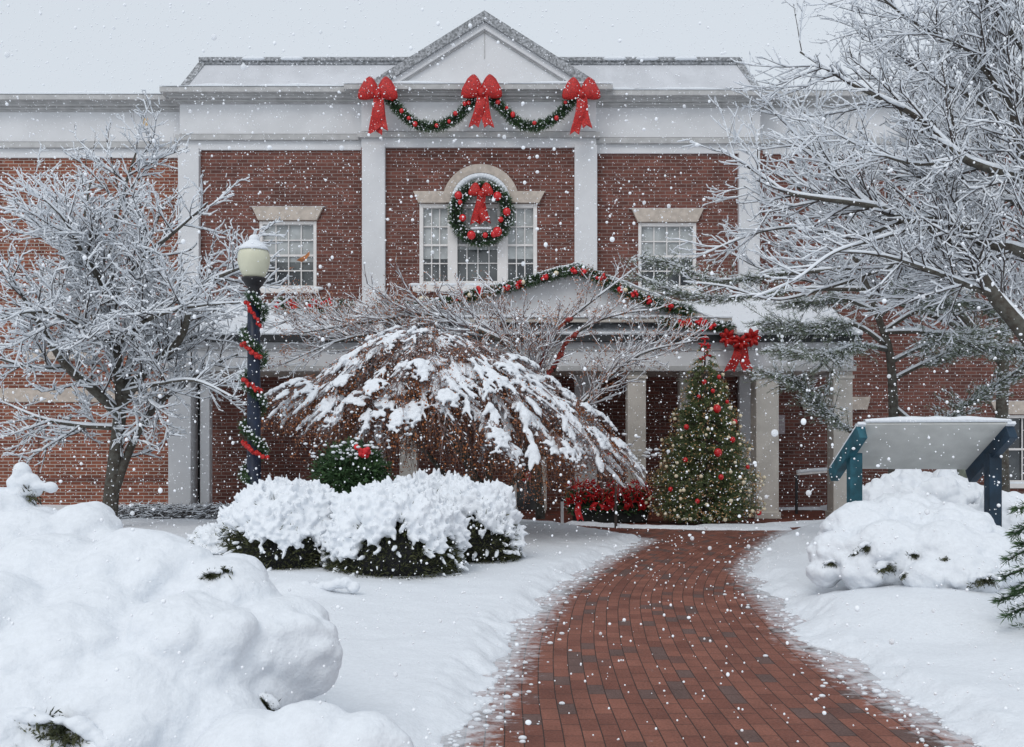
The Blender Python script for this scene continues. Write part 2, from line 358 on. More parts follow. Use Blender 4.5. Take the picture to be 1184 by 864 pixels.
sdn = sdv + .12 * fbm(np.stack([gx * 1.1, gy * 1.3, 0 * gx], -1), 21) + np.where(gy < 16, .12, .05) * fbm(pp, 22) - .02 + .05 * fbm(np.stack([gx * 9, gy * 6, 0 * gx], -1), 23)
gz = ground_h(gx, gy)
edge = sstep(0, .34, sdn) ** .6
rag = .5 + .5 * fbm(np.stack([gx * 8, gy * 6, 0 * gx], -1), 31)
gz = np.where(sdn > 0, .004 + (gz - .004) * edge * (1 - .35 * rag * (1 - sstep(.05, .3, sdn))), -.05)
# thin ridges of snow left on the paving in front of the fir
def ridge(pts, wd, hh):
    global gz
    pts = np.array(pts, float); d = np.full(gx.shape, 1e9); mk = (gy > 15.5) & (gy < 21)
    for a, b in zip(pts[:-1], pts[1:]):
        e = b - a; t = np.clip(((gx - a[0]) * e[0] + (gy - a[1]) * e[1]) / (e @ e), 0, 1); d = np.minimum(d, np.hypot(gx - a[0] - t * e[0], (gy - a[1] - t * e[1])))
    d = d + .08 * fbm(np.stack([gx * 3, gy * 6, 0 * gx], -1), 40)
    hgt = hh * np.clip(1 - (d / wd), 0, 1) ** .7
    gz = np.where(mk & (d < wd), np.maximum(gz, .004 + hgt), gz)
ridge([(1.2, 18.75), (2.2, 18.0), (3.6, 17.55), (5.0, 17.5)], .16, .06)
ridge([(3.6, 17.75), (4.6, 17.9), (5.6, 18.5), (6.6, 19.0)], .28, .08)
ny, nx = gx.shape
idx = np.arange(nx * ny).reshape(ny, nx)
Q = np.stack([idx[:-1, :-1], idx[:-1, 1:], idx[1:, 1:], idx[1:, :-1]], -1).reshape(-1, 4)
gm = MB(); gm.add(np.stack([gx, gy, gz], -1).reshape(-1, 3), Q=Q)
go = gm.build('ground', 'snow', smooth=True); tag(go, kind='structure')
# loose crumbs of snow fallen on the cleared bricks near the edges
cx_ = rng.uniform(-.8, 4.6, 9000); cy_ = 4.3 + 12 * rng.random(9000) ** 1.6; sd_c = poly_sdf(cx_, cy_); kc = (sd_c < .1) & (sd_c > -.55) & (rng.random(9000) < np.exp(sd_c * 6) * .9 + .01)
cb_ = MB(); rc = rng.uniform(.006, .026, kc.sum()) * (1 - .5 * rng.random(kc.sum())); cb_.blobs(np.stack([cx_[kc], cy_[kc], rc * .4], -1), np.stack([rc * 1.3, rc, rc * .7], -1), 2)
tag(cb_.build('snow_crumbs', 'snow', None, smooth=True), 'loose crumbs of snow scattered along the edges of the brick path', 'snow', kind='stuff')
# brick path: a strip that follows the curve, laid out in metres along and across
cl = resample([(1.05, 1.0), (1.12, 3), (1.15, 5), (1.15, 6.3), (1.24, 8), (1.52, 10.2), (2.15, 12.5), (2.95, 14.6), (3.9, 16.4), (5.0, 17.7)], 160)
tg = np.gradient(cl, axis=0); tg /= np.linalg.norm(tg, axis=1)[:, None]; nm = np.stack([tg[:, 1], -tg[:, 0]], 1)
al = np.r_[0, np.cumsum(np.linalg.norm(np.diff(cl, axis=0), axis=1))]
us = np.linspace(-1.9, 1.9, 39)
V = np.array([[(*(cl[i] + nm[i] * u), 0.0) for u in us] for i in range(len(cl))])
me = bpy.data.meshes.new('brick_path'); k = len(us)
F = [(i * k + j, i * k + j + 1, (i + 1) * k + j + 1, (i + 1) * k + j) for i in range(len(cl) - 1) for j in range(k - 1)]
me.from_pydata(V.reshape(-1, 3).tolist(), [], F)
uvl = me.uv_layers.new(name='UVMap'); UV = np.array([[(al[i], u + 3.01) for u in us] for i in range(len(cl))]).reshape(-1, 2)
li = np.empty(len(me.loops), np.int32); me.loops.foreach_get('vertex_index', li); uvl.data.foreach_set('uv', UV[li].ravel().astype(np.float32))
ea = me.attributes.new('edge', 'FLOAT', 'POINT')
dd = poly_sdf(V.reshape(-1, 3)[:, 0], V.reshape(-1, 3)[:, 1]); ea.data.foreach_set('value', sstep(-.50, .05, dd).astype(np.float32))
me.materials.append(M['paver']); po = bpy.data.objects.new('path', me); COL.objects.link(po); tag(po, kind='structure')
pl = MB(); pl.add([(-8, 15.8, -.006), (9, 15.8, -.006), (9, 22.8, -.006), (-8, 22.8, -.006)], Q=[(0, 1, 2, 3)])
tag(pl.build('plaza', 'plaza'), kind='structure')

# ------------------------------------------------------------------ the building
D = 22.5                      # facade distance
def X(px, d=D): return PX(px, d)
def Z(py, d=D): return PZ(py, d)
B = empty('brick_building', (0, D, 0), 'two storey red brick building with white pediment, pilasters and snowy porch', 'building')
def wall(name, x0, x1, z0, z1, y, holes, m, dep=.22, side=.6):
    xsn = sorted({x0, x1, *[v for h in holes for v in h[:2]]}); zsn = sorted({z0, z1, *[v for h in holes for v in h[2:]]})
    b = MB()
    for a, c in zip(xsn[:-1], xsn[1:]):
        for e, f in zip(zsn[:-1], zsn[1:]):
            cx, cz = (a + c) / 2, (e + f) / 2
            if any(h[0] < cx < h[1] and h[2] < cz < h[3] for h in holes): continue
            b.add([(a, y, e), (c, y, e), (c, y, f), (a, y, f)], Q=[(0, 1, 2, 3)])
    for h in holes:
        a, c, e, f = h
        b.add([(a, y, e), (a, y, f), (a, y + dep, f), (a, y + dep, e)], Q=[(0, 1, 2, 3)])
        b.add([(c, y, e), (c, y + dep, e), (c, y + dep, f), (c, y, f)], Q=[(0, 1, 2, 3)])
        b.add([(a, y, f), (c, y, f), (c, y + dep, f), (a, y + dep, f)], Q=[(0, 1, 2, 3)])
        b.add([(a, y, e), (a, y + dep, e), (c, y + dep, e), (c, y, e)], Q=[(0, 1, 2, 3)])
    for x in (x0, x1): b.add([(x, y, z0), (x, y + side, z0), (x, y + side, z1), (x, y, z1)], Q=[(0, 1, 2, 3)])
    return b.build(name, m, B)
def window(x0, x1, z0, z1, y, cols, rows, lintel=True, sill=True, fw=.075, rail=True, painted_reflection=0.0, lpx=.17):
    """frame in the opening, glazing bars, pane behind, stone above and sill below"""
    f = MB(); yf = y - .01
    f.box(x0, x0 + fw, yf, y + .14, z0, z1); f.box(x1 - fw, x1, yf, y + .14, z0, z1)
    f.box(x0 + fw, x1 - fw, yf, y + .14, z1 - fw, z1); f.box(x0 + fw, x1 - fw, yf, y + .14, z0, z0 + fw)
    o = f.build('window', 'frame', B, bevel=.008)
    g = MB(); g.box(x0 + fw, x1 - fw, y + .11, y + .125, z0 + fw, z1 - fw); g.build('pane', 'glass', o)
    if painted_reflection:
        bl = MB(); zb = z1 - fw - (z1 - z0) * painted_reflection; bl.box(x0 + fw, x1 - fw, y + .098, y + .105, zb, z1 - fw); bl.build('painted_reflection', 'painted_reflection', o)  # pale sheet over the upper panes stands in for reflected sky
    bars = MB(); bw = .026; a, c, e, g_ = x0 + fw, x1 - fw, z0 + fw, z1 - fw
    for i in range(1, cols):
        xx = a + (c - a) * i / cols; bars.box(xx - bw / 2, xx + bw / 2, y + .06, y + .09, e, g_)
    for j in range(1, rows):
        zz = e + (g_ - e) * j / rows; hh = bw * (1.9 if rail and j == rows // 2 else 1) / 2; bars.box(a, c, y + .055, y + .088, zz - hh, zz + hh)
    bars.build('glazing_bars', 'frame', o)
    if lintel:
        l = MB(); h = .33; l.prism([(x0 - .02, z1 + .015), (x1 + .02, z1 + .015), (x1 + lpx, z1 + h), (x0 - lpx, z1 + h)], y - .08, y + .1)
        l.build('lintel', 'stone', o, bevel=.01)
        s = MB(); s.blobs([(x0 + (x1 - x0) * t, y - .04, z1 + h + .002) for t in np.linspace(-.08, 1.08, 9)], (.15, .045, .012), 1); s.build('snow', 'snow', o, smooth=True)
    if sill:
        l = MB(); l.box(x0 - .06, x1 + .06, y - .09, y + .1, z0 - .11, z0 - .003); l.build('sill', 'frame', o, bevel=.008)
        s = MB(); s.blobs([(x0 + (x1 - x0) * t, y - .02, z0 + .005) for t in np.linspace(-.02, 1.02, 9)], (.15, .07, .045), 2); s.build('snow', 'snow', o, smooth=True)
    return o
zt = Z(173)                                   # top of the brickwork
YB = D - .16                                  # centre bay stands forward
YW = D + .35                                  # wings stand back
wl = (X(300), X(366), Z(334), Z(256)); wr = (X(738), X(805), Z(334), Z(258))
gr = (X(1150), X(1215), .6, Z(480, D)); dr = (X(594), X(632), 0.02, 2.35)
wall('wall', X(207), X(419), 0, zt, D, [wl], 'brick')
wall('wall', X(689), X(882), 0, zt, D, [wr], 'brick')
wbay = (X(485, YB), X(621, YB), Z(330, YB), Z(236, YB))
wall('wall', X(419), X(689), 0, zt, YB, [wbay, dr], 'brick', side=.16)
wall('wall', X(-420, YW), X(210, YW), 0, Z(178, YW), YW, [], 'brick2')
wall('wall', X(880, YW), X(1650, YW), 0, Z(178, YW), YW, [(X(1152, YW), X(1215, YW), .62, Z(480, YW)), (X(1060, YW), X(1126, YW), Z(334, YW), Z(256, YW))], 'brick')
window(*wl, D, 4, 4, painted_reflection=.55); window(*wr, D, 4, 4, painted_reflection=.5)
window(X(1060, YW), X(1126, YW), Z(334, YW), Z(256, YW), YW, 4, 4, painted_reflection=.3)
window(X(1152, YW), X(1215, YW), .62, Z(480, YW), YW, 2, 2)
# three-part window with an arched head in the bay
zb0, zb1 = wbay[2], wbay[3]; yb = YB
window(X(485, yb), X(522, yb), zb0, zb1, yb, 3, 4, lintel=False, sill=False, fw=.09, painted_reflection=.62)
window(X(522, yb), X(583, yb), zb0, zb1, yb, 4, 4, lintel=False, sill=False, fw=.10, painted_reflection=.5)
window(X(583, yb), X(621, yb), zb0, zb1, yb, 3, 4, lintel=False, sill=False, fw=.09, painted_reflection=.62)
mu = MB(); mu.box(X(518, yb), X(529, yb), yb - .03, yb - .012, zb0, zb1 + .02); mu.box(X(575, yb), X(586, yb), yb - .03, yb - .012, zb0, zb1 + .02)
mu.build('mullion', 'frame', B, bevel=.005)
si = MB(); si.box(X(478, yb), X(628, yb), yb - .12, yb + .05, zb0 - .16, zb0 - .003); sio = si.build('sill', 'frame', B, bevel=.01)
sn = MB(); sn.blobs([(X(480 + 145 * t, yb), yb - .05, zb0 + .0) for t in np.linspace(0, 1, 14)], (.16, .09, .05), 2); sn.build('snow', 'snow', sio, smooth=True)
lx = MB(); cxw = X(556, yb); r0, r1 = (X(590, yb) - cxw), (X(598, yb) - cxw)
zl0, zl1 = zb1 + .012, Z(222, yb)
lx.prism([(X(484, yb), zl0), (X(516, yb), zl0), (X(516, yb), zl1), (X(478, yb), zl1)], yb - .09, yb + .1)
lx.prism([(X(596, yb), zl0), (X(623, yb), zl0), (X(630, yb), zl1), (X(596, yb), zl1)], yb - .09, yb + .1)
zc = zl0; ri, ro = .70, .90; pts = []
for i in range(24):
    a0, a1 = math.pi * i / 24, math.pi * (i + 1) / 24
    V8 = []
    for y_ in (yb - .10, yb + .1):
        for (rr, aa) in ((ri, a0), (ro, a0), (ro, a1), (ri, a1)): V8.append((cxw + rr * math.cos(aa), y_, zc + rr * 1.0 * math.sin(aa)))
    lx.add(V8, Q=[(0, 1, 2, 3), (7, 6, 5, 4), (1, 5, 6, 2), (0, 3, 7, 4)])
lx.build('arched_lintel', 'stone', B)
ar = MB(); k = 28; V_ = [(cxw + ri * .995 * math.cos(math.pi * i / k), yb - .03, zc + ri * .995 * math.sin(math.pi * i / k)) for i in range(k + 1)] + [(cxw, yb - .03, zc)]
ar.add(V_, T=[(i, i + 1, k + 1) for i in range(k)]); aro = ar.build('arch_panel', 'frame', B)
sa = MB(); sa.blobs([(cxw + (ri - .06) * math.cos(t), yb - .06, zc + (ri - .06) * math.sin(t)) for t in np.linspace(.15, math.pi - .15, 26)], (.09, .05, .07), 2); sa.build('snow', 'snow', aro, smooth=True)
# door under the porch
do = MB(); do.box(dr[0] + .06, dr[1] - .06, YB + .1, YB + .15, .02, 2.25); dor = do.build('door', 'glass', B)
df = MB(); df.box(dr[0], dr[0] + .07, YB - .02, YB + .12, .02, 2.35); df.box(dr[1] - .07, dr[1], YB - .02, YB + .12, .02, 2.35); df.box(dr[0] + .07, dr[1] - .07, YB - .02, YB + .12, 2.27, 2.35)
df.box(dr[0] + .07, dr[1] - .07, YB + .02, YB + .09, .95, 1.03); df.build('door_frame', 'frame', dor, bevel=.006)
dh = MB(); dh.box(dr[1] - .15, dr[1] - .12, YB + .03, YB + .09, 1.1, 1.35); dh.build('door_handle', 'black', dor)
# pilasters
def pil(p0, p1, ztop, y, dep=.14, z0=0, m='white'):
    b = MB(); b.box(X(p0, y), X(p1, y), y - dep, y + .05, z0, ztop); o = b.build('pilaster', m, B, bevel=.012); return o
pil(208, 232, zt, D - .002); pil(419.5, 446, Z(172), YB); pil(664, 690, Z(172), YB)
pil(853, 877, Z(177), D - .002)
# entablatures: (z0 px, z1 px, projection)
def band(x0, x1, y, rows, name, m, ret=.6):
    b = MB()
    for p0, p1, pr in rows: b.box(x0 - pr, x1 + pr, y - pr, y + ret, Z(p0, y - pr), Z(p1, y - pr) - .001)
    return b.build(name, m, B, bevel=.008)
def snowstrip(x0, x1, y0, y1, z, par, th=.05, seed=0):
    n = int((x1 - x0) / .12) + 2; m_ = 5
    b = MB(); V = []
    for i in range(n):
        xx = x0 + (x1 - x0) * i / (n - 1)
        hh = th * (.7 + .6 * fbm(np.array([[xx * 1.3, seed, 0.]]), 7)[0])
        for (yy, q) in ((y0, 0), (y0 - .015, .5), (y0 + .03, 1), ((y0 + y1) / 2, 1.1), (y1, 1)): V.append((xx, yy, z + max(hh, .01) * q))
    b.add(V, Q=[(i * m_ + j, (i + 1) * m_ + j, (i + 1) * m_ + j + 1, i * m_ + j + 1) for i in range(n - 1) for j in range(m_ - 1)])
    return b.build('snow', 'snow', par, smooth=True)
def entab(x0, x1, y, t):          # t: px shift of the whole set downwards
    fr = band(x0, x1, y, [(173.5 + t, 162 + t, .05), (155 + t, 119 + t, .05)], 'frieze', 'white')
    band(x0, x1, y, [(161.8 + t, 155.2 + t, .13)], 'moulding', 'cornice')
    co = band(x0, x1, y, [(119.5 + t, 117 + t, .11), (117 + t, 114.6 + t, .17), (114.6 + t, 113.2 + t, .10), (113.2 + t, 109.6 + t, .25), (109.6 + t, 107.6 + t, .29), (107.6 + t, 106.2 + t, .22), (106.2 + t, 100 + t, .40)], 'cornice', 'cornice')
    snowstrip(x0 - .40, x1 + .40, y - .41, y + .5, Z(100 + t, y - .4), co, .07, t)
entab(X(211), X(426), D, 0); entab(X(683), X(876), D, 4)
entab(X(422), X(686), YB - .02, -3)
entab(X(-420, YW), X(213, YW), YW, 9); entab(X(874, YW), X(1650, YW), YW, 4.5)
# attic roof: sloping metal sides, dark ridge trim
ax0, ax1, az0, az1 = X(212), X(875), Z(103), Z(71, D + .33)
yr0, yr1, rise = D - .05, D + 6, .38
def frus(b, x0, x1, y0, y1, z0, z1, ins):
    V = [(x0, y0, z0), (x1, y0, z0), (x1, y1, z0), (x0, y1, z0), (x0 + ins, y0 + ins, z1), (x1 - ins, y0 + ins, z1), (x1 - ins, y1 - ins, z1), (x0 + ins, y1 - ins, z1)]
    b.add(V, Q=[(0, 1, 5, 4), (1, 2, 6, 5), (2, 3, 7, 6), (3, 0, 4, 7), (4, 5, 6, 7)])
rf = MB(); frus(rf, ax0, ax1, yr0, yr1, az0, az1, rise); rfo = rf.build('roof', 'roofmetal', B)
tr = MB(); e = rise
tr.box(ax0 + e - .06, ax1 - e + .06, yr0 + e - .08, yr0 + e + .1, az1 - .10, az1 - .03)
tr.box(ax0 + e - .09, ax1 - e + .09, yr0 + e - .12, yr0 + e + .1, az1 - .028, az1 + .05)
tr.obox((ax0, yr0 + .02, az0), (ax0 + e, yr0 + e, az1), .16, .06, up=(0, -1, .3)); tr.obox((ax1, yr0 + .02, az0), (ax1 - e, yr0 + e, az1), .16, .06, up=(0, -1, .3))
tr.build('roof_trim', 'slate', rfo)
st = snowstrip(ax0 + e, ax1 - e, yr0 + e - .09, yr0 + 1.2, az1 + .052, rfo, .05, 4)
sc = MB()
for px_ in (290, 335, 712, 750, 795): sc.blobs([(X(px_) + q * .12, yr0 + e - .1, az1 + .02) for q in (-1, 0, 1)], (.17, .06, .05), 2)
sc.build('snow', 'snow', rfo, smooth=True)
# pediment
YP = YB - .35
apx, apz = X(560, YP), Z(12, YP); lx0, lx1, lz = X(430, YP), X(688, YP), Z(93, YP)
pm = MB(); inn = .16
pm.prism([(lx0 + .45, lz), (lx1 - .45, lz), (apx, apz - .32)], YP + .18, D + 1.5); pmo = pm.build('pediment', 'white', B)
rk = MB(); wd_ = .20
for (xa, sgn) in ((lx0, 1), (lx1, -1)):
    dx, dz = apx - xa, apz - lz; L_ = math.hypot(dx, dz); nx_, nz_ = -dz / L_ * sgn, abs(dx) / L_
    a = (xa, lz); b = (apx, apz)
    def off(p, q): return (p[0] - nx_ * q * 1.0, p[1] - nz_ * q)
    V4 = lambda q0, q1: [off(a, q0), off(b, q0), off(b, q1), off(a, q1)]
    for (q0, q1, yy, mm) in ((0, .20, YP, 0), (.2, .33, YP + .08, 1), (.33, .37, YP + .14, 2)):
        poly = V4(q0, q1)
        poly[1] = (apx, apz - q0 * L_ / abs(dx)); poly[2] = (apx, apz - q1 * L_ / abs(dx))
        rk.mi = mm; rk.prism(poly, yy, D + 1.6)
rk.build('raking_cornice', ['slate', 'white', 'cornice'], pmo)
ps = MB(); ps.box(apx - .012, apx + .012, YP + .17, YP + .19, apz - 1.05, apz - .4); ps.build('seam', 'cornice', pmo)
# ground-floor stone bands on the left wing, other stone
bc = MB(); bc.box(X(-420, YW), X(192, YW), YW - .04, YW + .05, Z(465, YW), Z(449, YW)); bc.build('belt_course', 'stone', B, bevel=.01)
bc = MB(); bc.box(X(30, YW), X(110, YW), YW - .05, YW + .05, Z(416, YW), Z(404, YW)); bc.build('stone_panel', 'stone', B, bevel=.01)
bc = MB(); bc.box(X(45, YW), X(190, YW), YW - .03, YW + .05, Z(556, YW), Z(552.5, YW)); bc.box(X(44, YW), X(45.3, YW), YW - .02, YW + .05, Z(552, YW), Z(470, YW)); bc.build('brick_ledge', 'brick', B)
bc = MB(); bc.prism([(X(928, YW), Z(474, YW)), (X(1002, YW), Z(474, YW)), (X(1006, YW), Z(459, YW)), (X(924, YW), Z(459, YW))], YW - .06, YW + .05); bc.build('lintel', 'stone', B, bevel=.01)
# porch
PD = 20.0
xl, xr = X(190, PD), X(987, PD); zf0, zf1 = Z(429, PD), Z(389, PD)
fa = MB(); fa.box(xl, xr, PD, PD + .18, zf0, zf1); fa.box(xl, xl + .18, PD + .18, D, zf0, zf1); fa.box(xr - .18, xr, PD + .18, YW, zf0, zf1)
fao = fa.build('fascia', 'white', B, bevel=.01)
fb = MB(); fb.box(xl - .04, xr + .04, PD - .05, PD - .002, zf0 + .0, zf0 + .10); fb.box(xl - .02, xr + .02, PD - .03, PD - .002, zf1 - .30, zf1 - .26); fb.build('moulding', 'cornice', fao)
gt = MB(); gt.box(xl - .12, xr + .12, PD - .16, PD - .004, zf1 - .13, zf1 + .02); gt.build('gutter', 'gutter', fao, bevel=.01)
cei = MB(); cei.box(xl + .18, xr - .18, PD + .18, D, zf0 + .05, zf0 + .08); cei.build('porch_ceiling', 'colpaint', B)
zrb = Z(349, D)
pr = MB(); pr.add([(xl - .12, PD - .14, zf1 + .022), (xr + .12, PD - .14, zf1 + .022), (xr + .12, YW, zrb), (xl - .12, YW, zrb), (xl - .12, YW, zf1 - .1), (xr + .12, YW, zf1 - .1), (xl - .12, PD + .1, zf1 - .0), (xr + .12, PD + .1, zf1 - .0)],
                  T=[(0, 3, 4), (1, 5, 2)], Q=[(0, 1, 2, 3)])
pro = pr.build('porch_roof', 'slate', B)
sx = np.linspace(xl - .14, xr + .14, 260); sy = np.linspace(0, 1, 26); SX, SY = np.meshgrid(sx, sy)
base_z = zf1 + .022 + (zrb - zf1 - .022) * SY; YY = PD - .17 + (YW - PD + .1) * SY
thk = .09 + .05 * fbm(np.stack([SX * 1.1, YY * 1.5, 0 * SX], -1), 51) + .02 * fbm(np.stack([SX * 6, YY * 6, 0 * SX], -1), 52)
thk = thk * np.where(SX > X(760, PD), 1.5, 1.0) * np.minimum(1, (SY * 14 + .25))
thk = np.where(fbm(np.stack([SX * 2.3, YY * 3.5, 0 * SX], -1), 55) > np.where(SX > X(760, PD), .9, .42), -.02, thk)
ii = np.arange(SX.size).reshape(SX.shape); ps = MB()
ps.add(np.stack([SX, YY, base_z + thk], -1).reshape(-1, 3), Q=np.stack([ii[:-1, :-1], ii[:-1, 1:], ii[1:, 1:], ii[1:, :-1]], -1).reshape(-1, 4))
e0 = ps.n; ps.add(np.concatenate([np.stack([SX[0], YY[0], base_z[0] + thk[0]], -1), np.stack([SX[0], YY[0] + .02, base_z[0] - .01 + 0 * SX[0]], -1)]), Q=[(i, i + len(sx), i + 1 + len(sx), i + 1) for i in range(len(sx) - 1)])
ps.build('snow', 'snow', pro, smooth=True)
# porch gable
YG = 19.75
ga, gl, grr = (X(668, YG), Z(306, YG)), (X(440, YG), Z(366, YG)), (X(852, YG), Z(380, YG))
gm_ = MB(); gm_.prism([(gl[0] + .3, gl[1] - .02), (grr[0] - .3, gl[1] - .02), (ga[0], ga[1] - .16)], YG + .12, D - .02); gmo = gm_.build('porch_gable', 'white', B)
rb_ = MB()
for (fx, fz) in (gl, grr):
    rb_.prism([(fx, fz - .12), (ga[0], ga[1] - .13), (ga[0], ga[1]), (fx, fz)] if fx < ga[0] else [(ga[0], ga[1] - .13), (fx, fz - .12), (fx, fz), (ga[0], ga[1])], YG, D - .02)
rbo = rb_.build('rake_board', 'colpaint', gmo)
def slopesnow(p, q, y0, y1, th, par, seed):
    n = 60; b = MB(); V = []
    for i in range(n + 1):
        t = i / n; xx = p[0] + (q[0] - p[0]) * t; zz = p[1] + (q[1] - p[1]) * t
        h_ = th * (.8 + .7 * fbm(np.array([[xx * 2.1, seed, 0.]]), 8)[0])
        for (yy, f) in ((y0 + .02, 0), (y0 - .03, .4), (y0 + .0, .9), (y0 + .08, 1), (y1, 1)): V.append((xx, yy, zz + .003 + h_ * f))
    b.add(V, Q=[(i * 5 + j, (i + 1) * 5 + j, (i + 1) * 5 + j + 1, i * 5 + j + 1) for i in range(n) for j in range(4)])
    b.build('snow', 'snow', par, smooth=True)
slopesnow(gl, ga, YG, D - .02, .075, rbo, 1); slopesnow(ga, grr, YG, D - .02, .075, rbo, 2)
hb = MB(); hb.box(gl[0] + .1, grr[0] - .1, YG - .02, YG + .11, gl[1] - .12, gl[1] - .03); hbo = hb.build('gable_base_board', 'colpaint', gmo, bevel=.01)
snowstrip(gl[0] + .4, grr[0] - .1, YG - .05, YG + .12, gl[1] - .03, hbo, .07, 5)
# porch columns
for (pc, wpx, d) in ((212, 26, 20.25), (238.5, 11, 20.3), (473, 20, 20.25), (735, 21, 20.25), (791, 13, 20.9), (884, 26, 20.25), (971, 22, 20.25), (628, 6, 21.6)):
    c, hw = PX(pc, d), wpx / FPX * d / 2; b = MB(); b.box(c - hw, c + hw, d - hw, d + hw, 0.0, zf0 + (.0 if d < 20.4 else .05))
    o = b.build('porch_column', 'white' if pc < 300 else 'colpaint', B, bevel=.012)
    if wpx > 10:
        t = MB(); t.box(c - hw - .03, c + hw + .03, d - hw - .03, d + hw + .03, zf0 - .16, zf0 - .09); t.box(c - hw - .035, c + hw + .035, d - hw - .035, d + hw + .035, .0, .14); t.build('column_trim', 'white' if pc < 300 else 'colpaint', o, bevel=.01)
dp = MB(); dp.tube([(PX(229, 20.5), 20.5, 0), (PX(229, 20.5), 20.5, zf0)], .05, 8); dp.build('gap_shade_strip', 'gutter', B, smooth=True)  # dark tube added as the shade in the gap between the left columns
# rear mass so the building has depth
rm = MB(); rm.box(X(-420, YW), X(1650, YW), YW + .7, YW + 14, 0, Z(112, YW)); rm.build('rear_wall', 'brick', B)

# ------------------------------------------------------------------ growing bare branches
class Wood:
    def __init__(s, seed): s.r = random.Random(seed); s.poly = []; s.A = []; s.Bp = []; s.ra = []; s.rb = []
    def limb(s, pts, r0, r1, n=None):
        n = n or max(6, len(pts) * 3); p = resample(pts, n); rr = np.linspace(r0, r1, n); s.poly.append((p, rr)); return p, rr
    def branch(s, p, d, L, r, lvl, maxl, up=.25, gap=.13, spread=(22, 50), sub=.55, ext=None):
        n = max(3, int(L / .14)) if lvl < maxl else 3
        d = d / (np.linalg.norm(d) + 1e-9); pts = [p]; step = L / n; q = p.copy(); dd_ = d.copy()
        for i in range(n):
            dd_ = dd_ + np.array([s.r.gauss(0, .085), s.r.gauss(0, .085), s.r.gauss(0, .07) + up * .12]); dd_ /= np.linalg.norm(dd_)
            q = q + dd_ * step; pts.append(q.copy())
        for i in range(n):
            a = 1 - i / n * .75; b = 1 - (i + 1) / n * .75
            s.A.append(pts[i]); s.Bp.append(pts[i + 1]); s.ra.append(r * a); s.rb.append(r * b)
        if lvl < maxl:
            k = max(2, int(L / gap))
            for j in range(k):
                t = (j + .6 + s.r.random() * .5) / k
                if t > .98: t = .98
                f = t * n; i = int(f); base = pts[i] + (pts[min(i + 1, n)] - pts[i]) * (f - i)
                s.child(base, pts[min(i + 1, n)] - pts[i], L * sub * (1.1 - .55 * t) * s.r.uniform(.7, 1.15), r * .55, lvl + 1, maxl, up, gap * .75, spread, sub)
    def child(s, base, axis, L, r, lvl, maxl, up, gap, spread, sub):
        ax = axis / (np.linalg.norm(axis) + 1e-9); v = np.array([s.r.gauss(0, 1), s.r.gauss(0, 1), s.r.gauss(0, .8) + up])
        v = v - ax * (v @ ax); v /= np.linalg.norm(v) + 1e-9; a = R(s.r.uniform(*spread))
        s.branch(base, ax * math.cos(a) + v * math.sin(a), L, max(r, .0022), lvl, maxl, up, gap, spread, sub)
    def dress(s, p, rr, L, n, lvl=1, maxl=3, t0=.15, up=.25, gap=.13, spread=(22, 50), sub=.55, r=None):
        for j in range(n):
            t = t0 + (1 - t0) * (j + s.r.random()) / n; f = t * (len(p) - 1); i = min(int(f), len(p) - 2); base = p[i] + (p[i + 1] - p[i]) * (f - i)
            s.child(base, p[i + 1] - p[i], L * (1.15 - .5 * t) * s.r.uniform(.65, 1.2), min(rr[i] * .5, r or .02), lvl, maxl, up, gap, spread, sub)
    def build(s, root, bark='bark', twig='twig', snow=1.0, cover=.8, smin=.006):
        t = MB()
        for p, rr in s.poly: t.tube(p, rr, 9)
        t.build('trunk', bark, root, smooth=True)
        A, Bp, ra, rb = map(np.array, (s.A, s.Bp, s.ra, s.rb)); c = MB(); c.segs(A, Bp, ra, rb, 4 if len(A) < 9000 else 3); c.build('crown', twig, root, smooth=True)
        sn = MB(); hz = np.hypot((Bp - A)[:, 0], (Bp - A)[:, 1]) / (np.linalg.norm(Bp - A, axis=1) + 1e-9)
        pn = fbm(A * 2.2, 77) * .35 + rng.random(len(A)) * .9
        k = (hz > .26) & (pn < cover)
        sr = (smin + ra * .75) * (.55 + .6 * hz) * snow * rng.uniform(.6, 1.4, len(A))
        o = np.zeros_like(A); o[:, 2] = ra * .9 + sr * .55
        o2 = o.copy(); o2[:, 2] *= .8; sn.segs(A[k] + o[k], Bp[k] + o2[k], sr[k], sr[k] * .66, 4)
        for p, rr in s.poly:
            d = np.gradient(p, axis=0); h = np.hypot(d[:, 0], d[:, 1]) / (np.linalg.norm(d, axis=1) + 1e-9)
            m = h > .45
            st_ = 0
            while st_ < len(p):
                if not m[st_]: st_ += 1; continue
                en = st_
                while en < len(p) and m[en]: en += 1
                if en - st_ >= 3:
                    q = resample(p[st_:en], (en - st_) * 3); rq = np.interp(np.linspace(0, 1, len(q)), np.linspace(0, 1, en - st_), rr[st_:en])
                    sr_ = (.013 + rq * .64) * (1 + .35 * fbm(q * 6, 5)); q = q + np.array([0, 0, 1.]) * (rq * .82 + .003)[:, None]; sr_[0] *= .3; sr_[-1] *= .4
                    sn.tube(q, sr_, 7, sq=.85)
                st_ = en
        sn.build('snow', 'snowsoft', root, smooth=True)
def L3(lst, d):   # list of (px, py[, extra depth]) to world points
    return [P(a[0], a[1], d + (a[2] if len(a) > 2 else 0)) for a in lst]
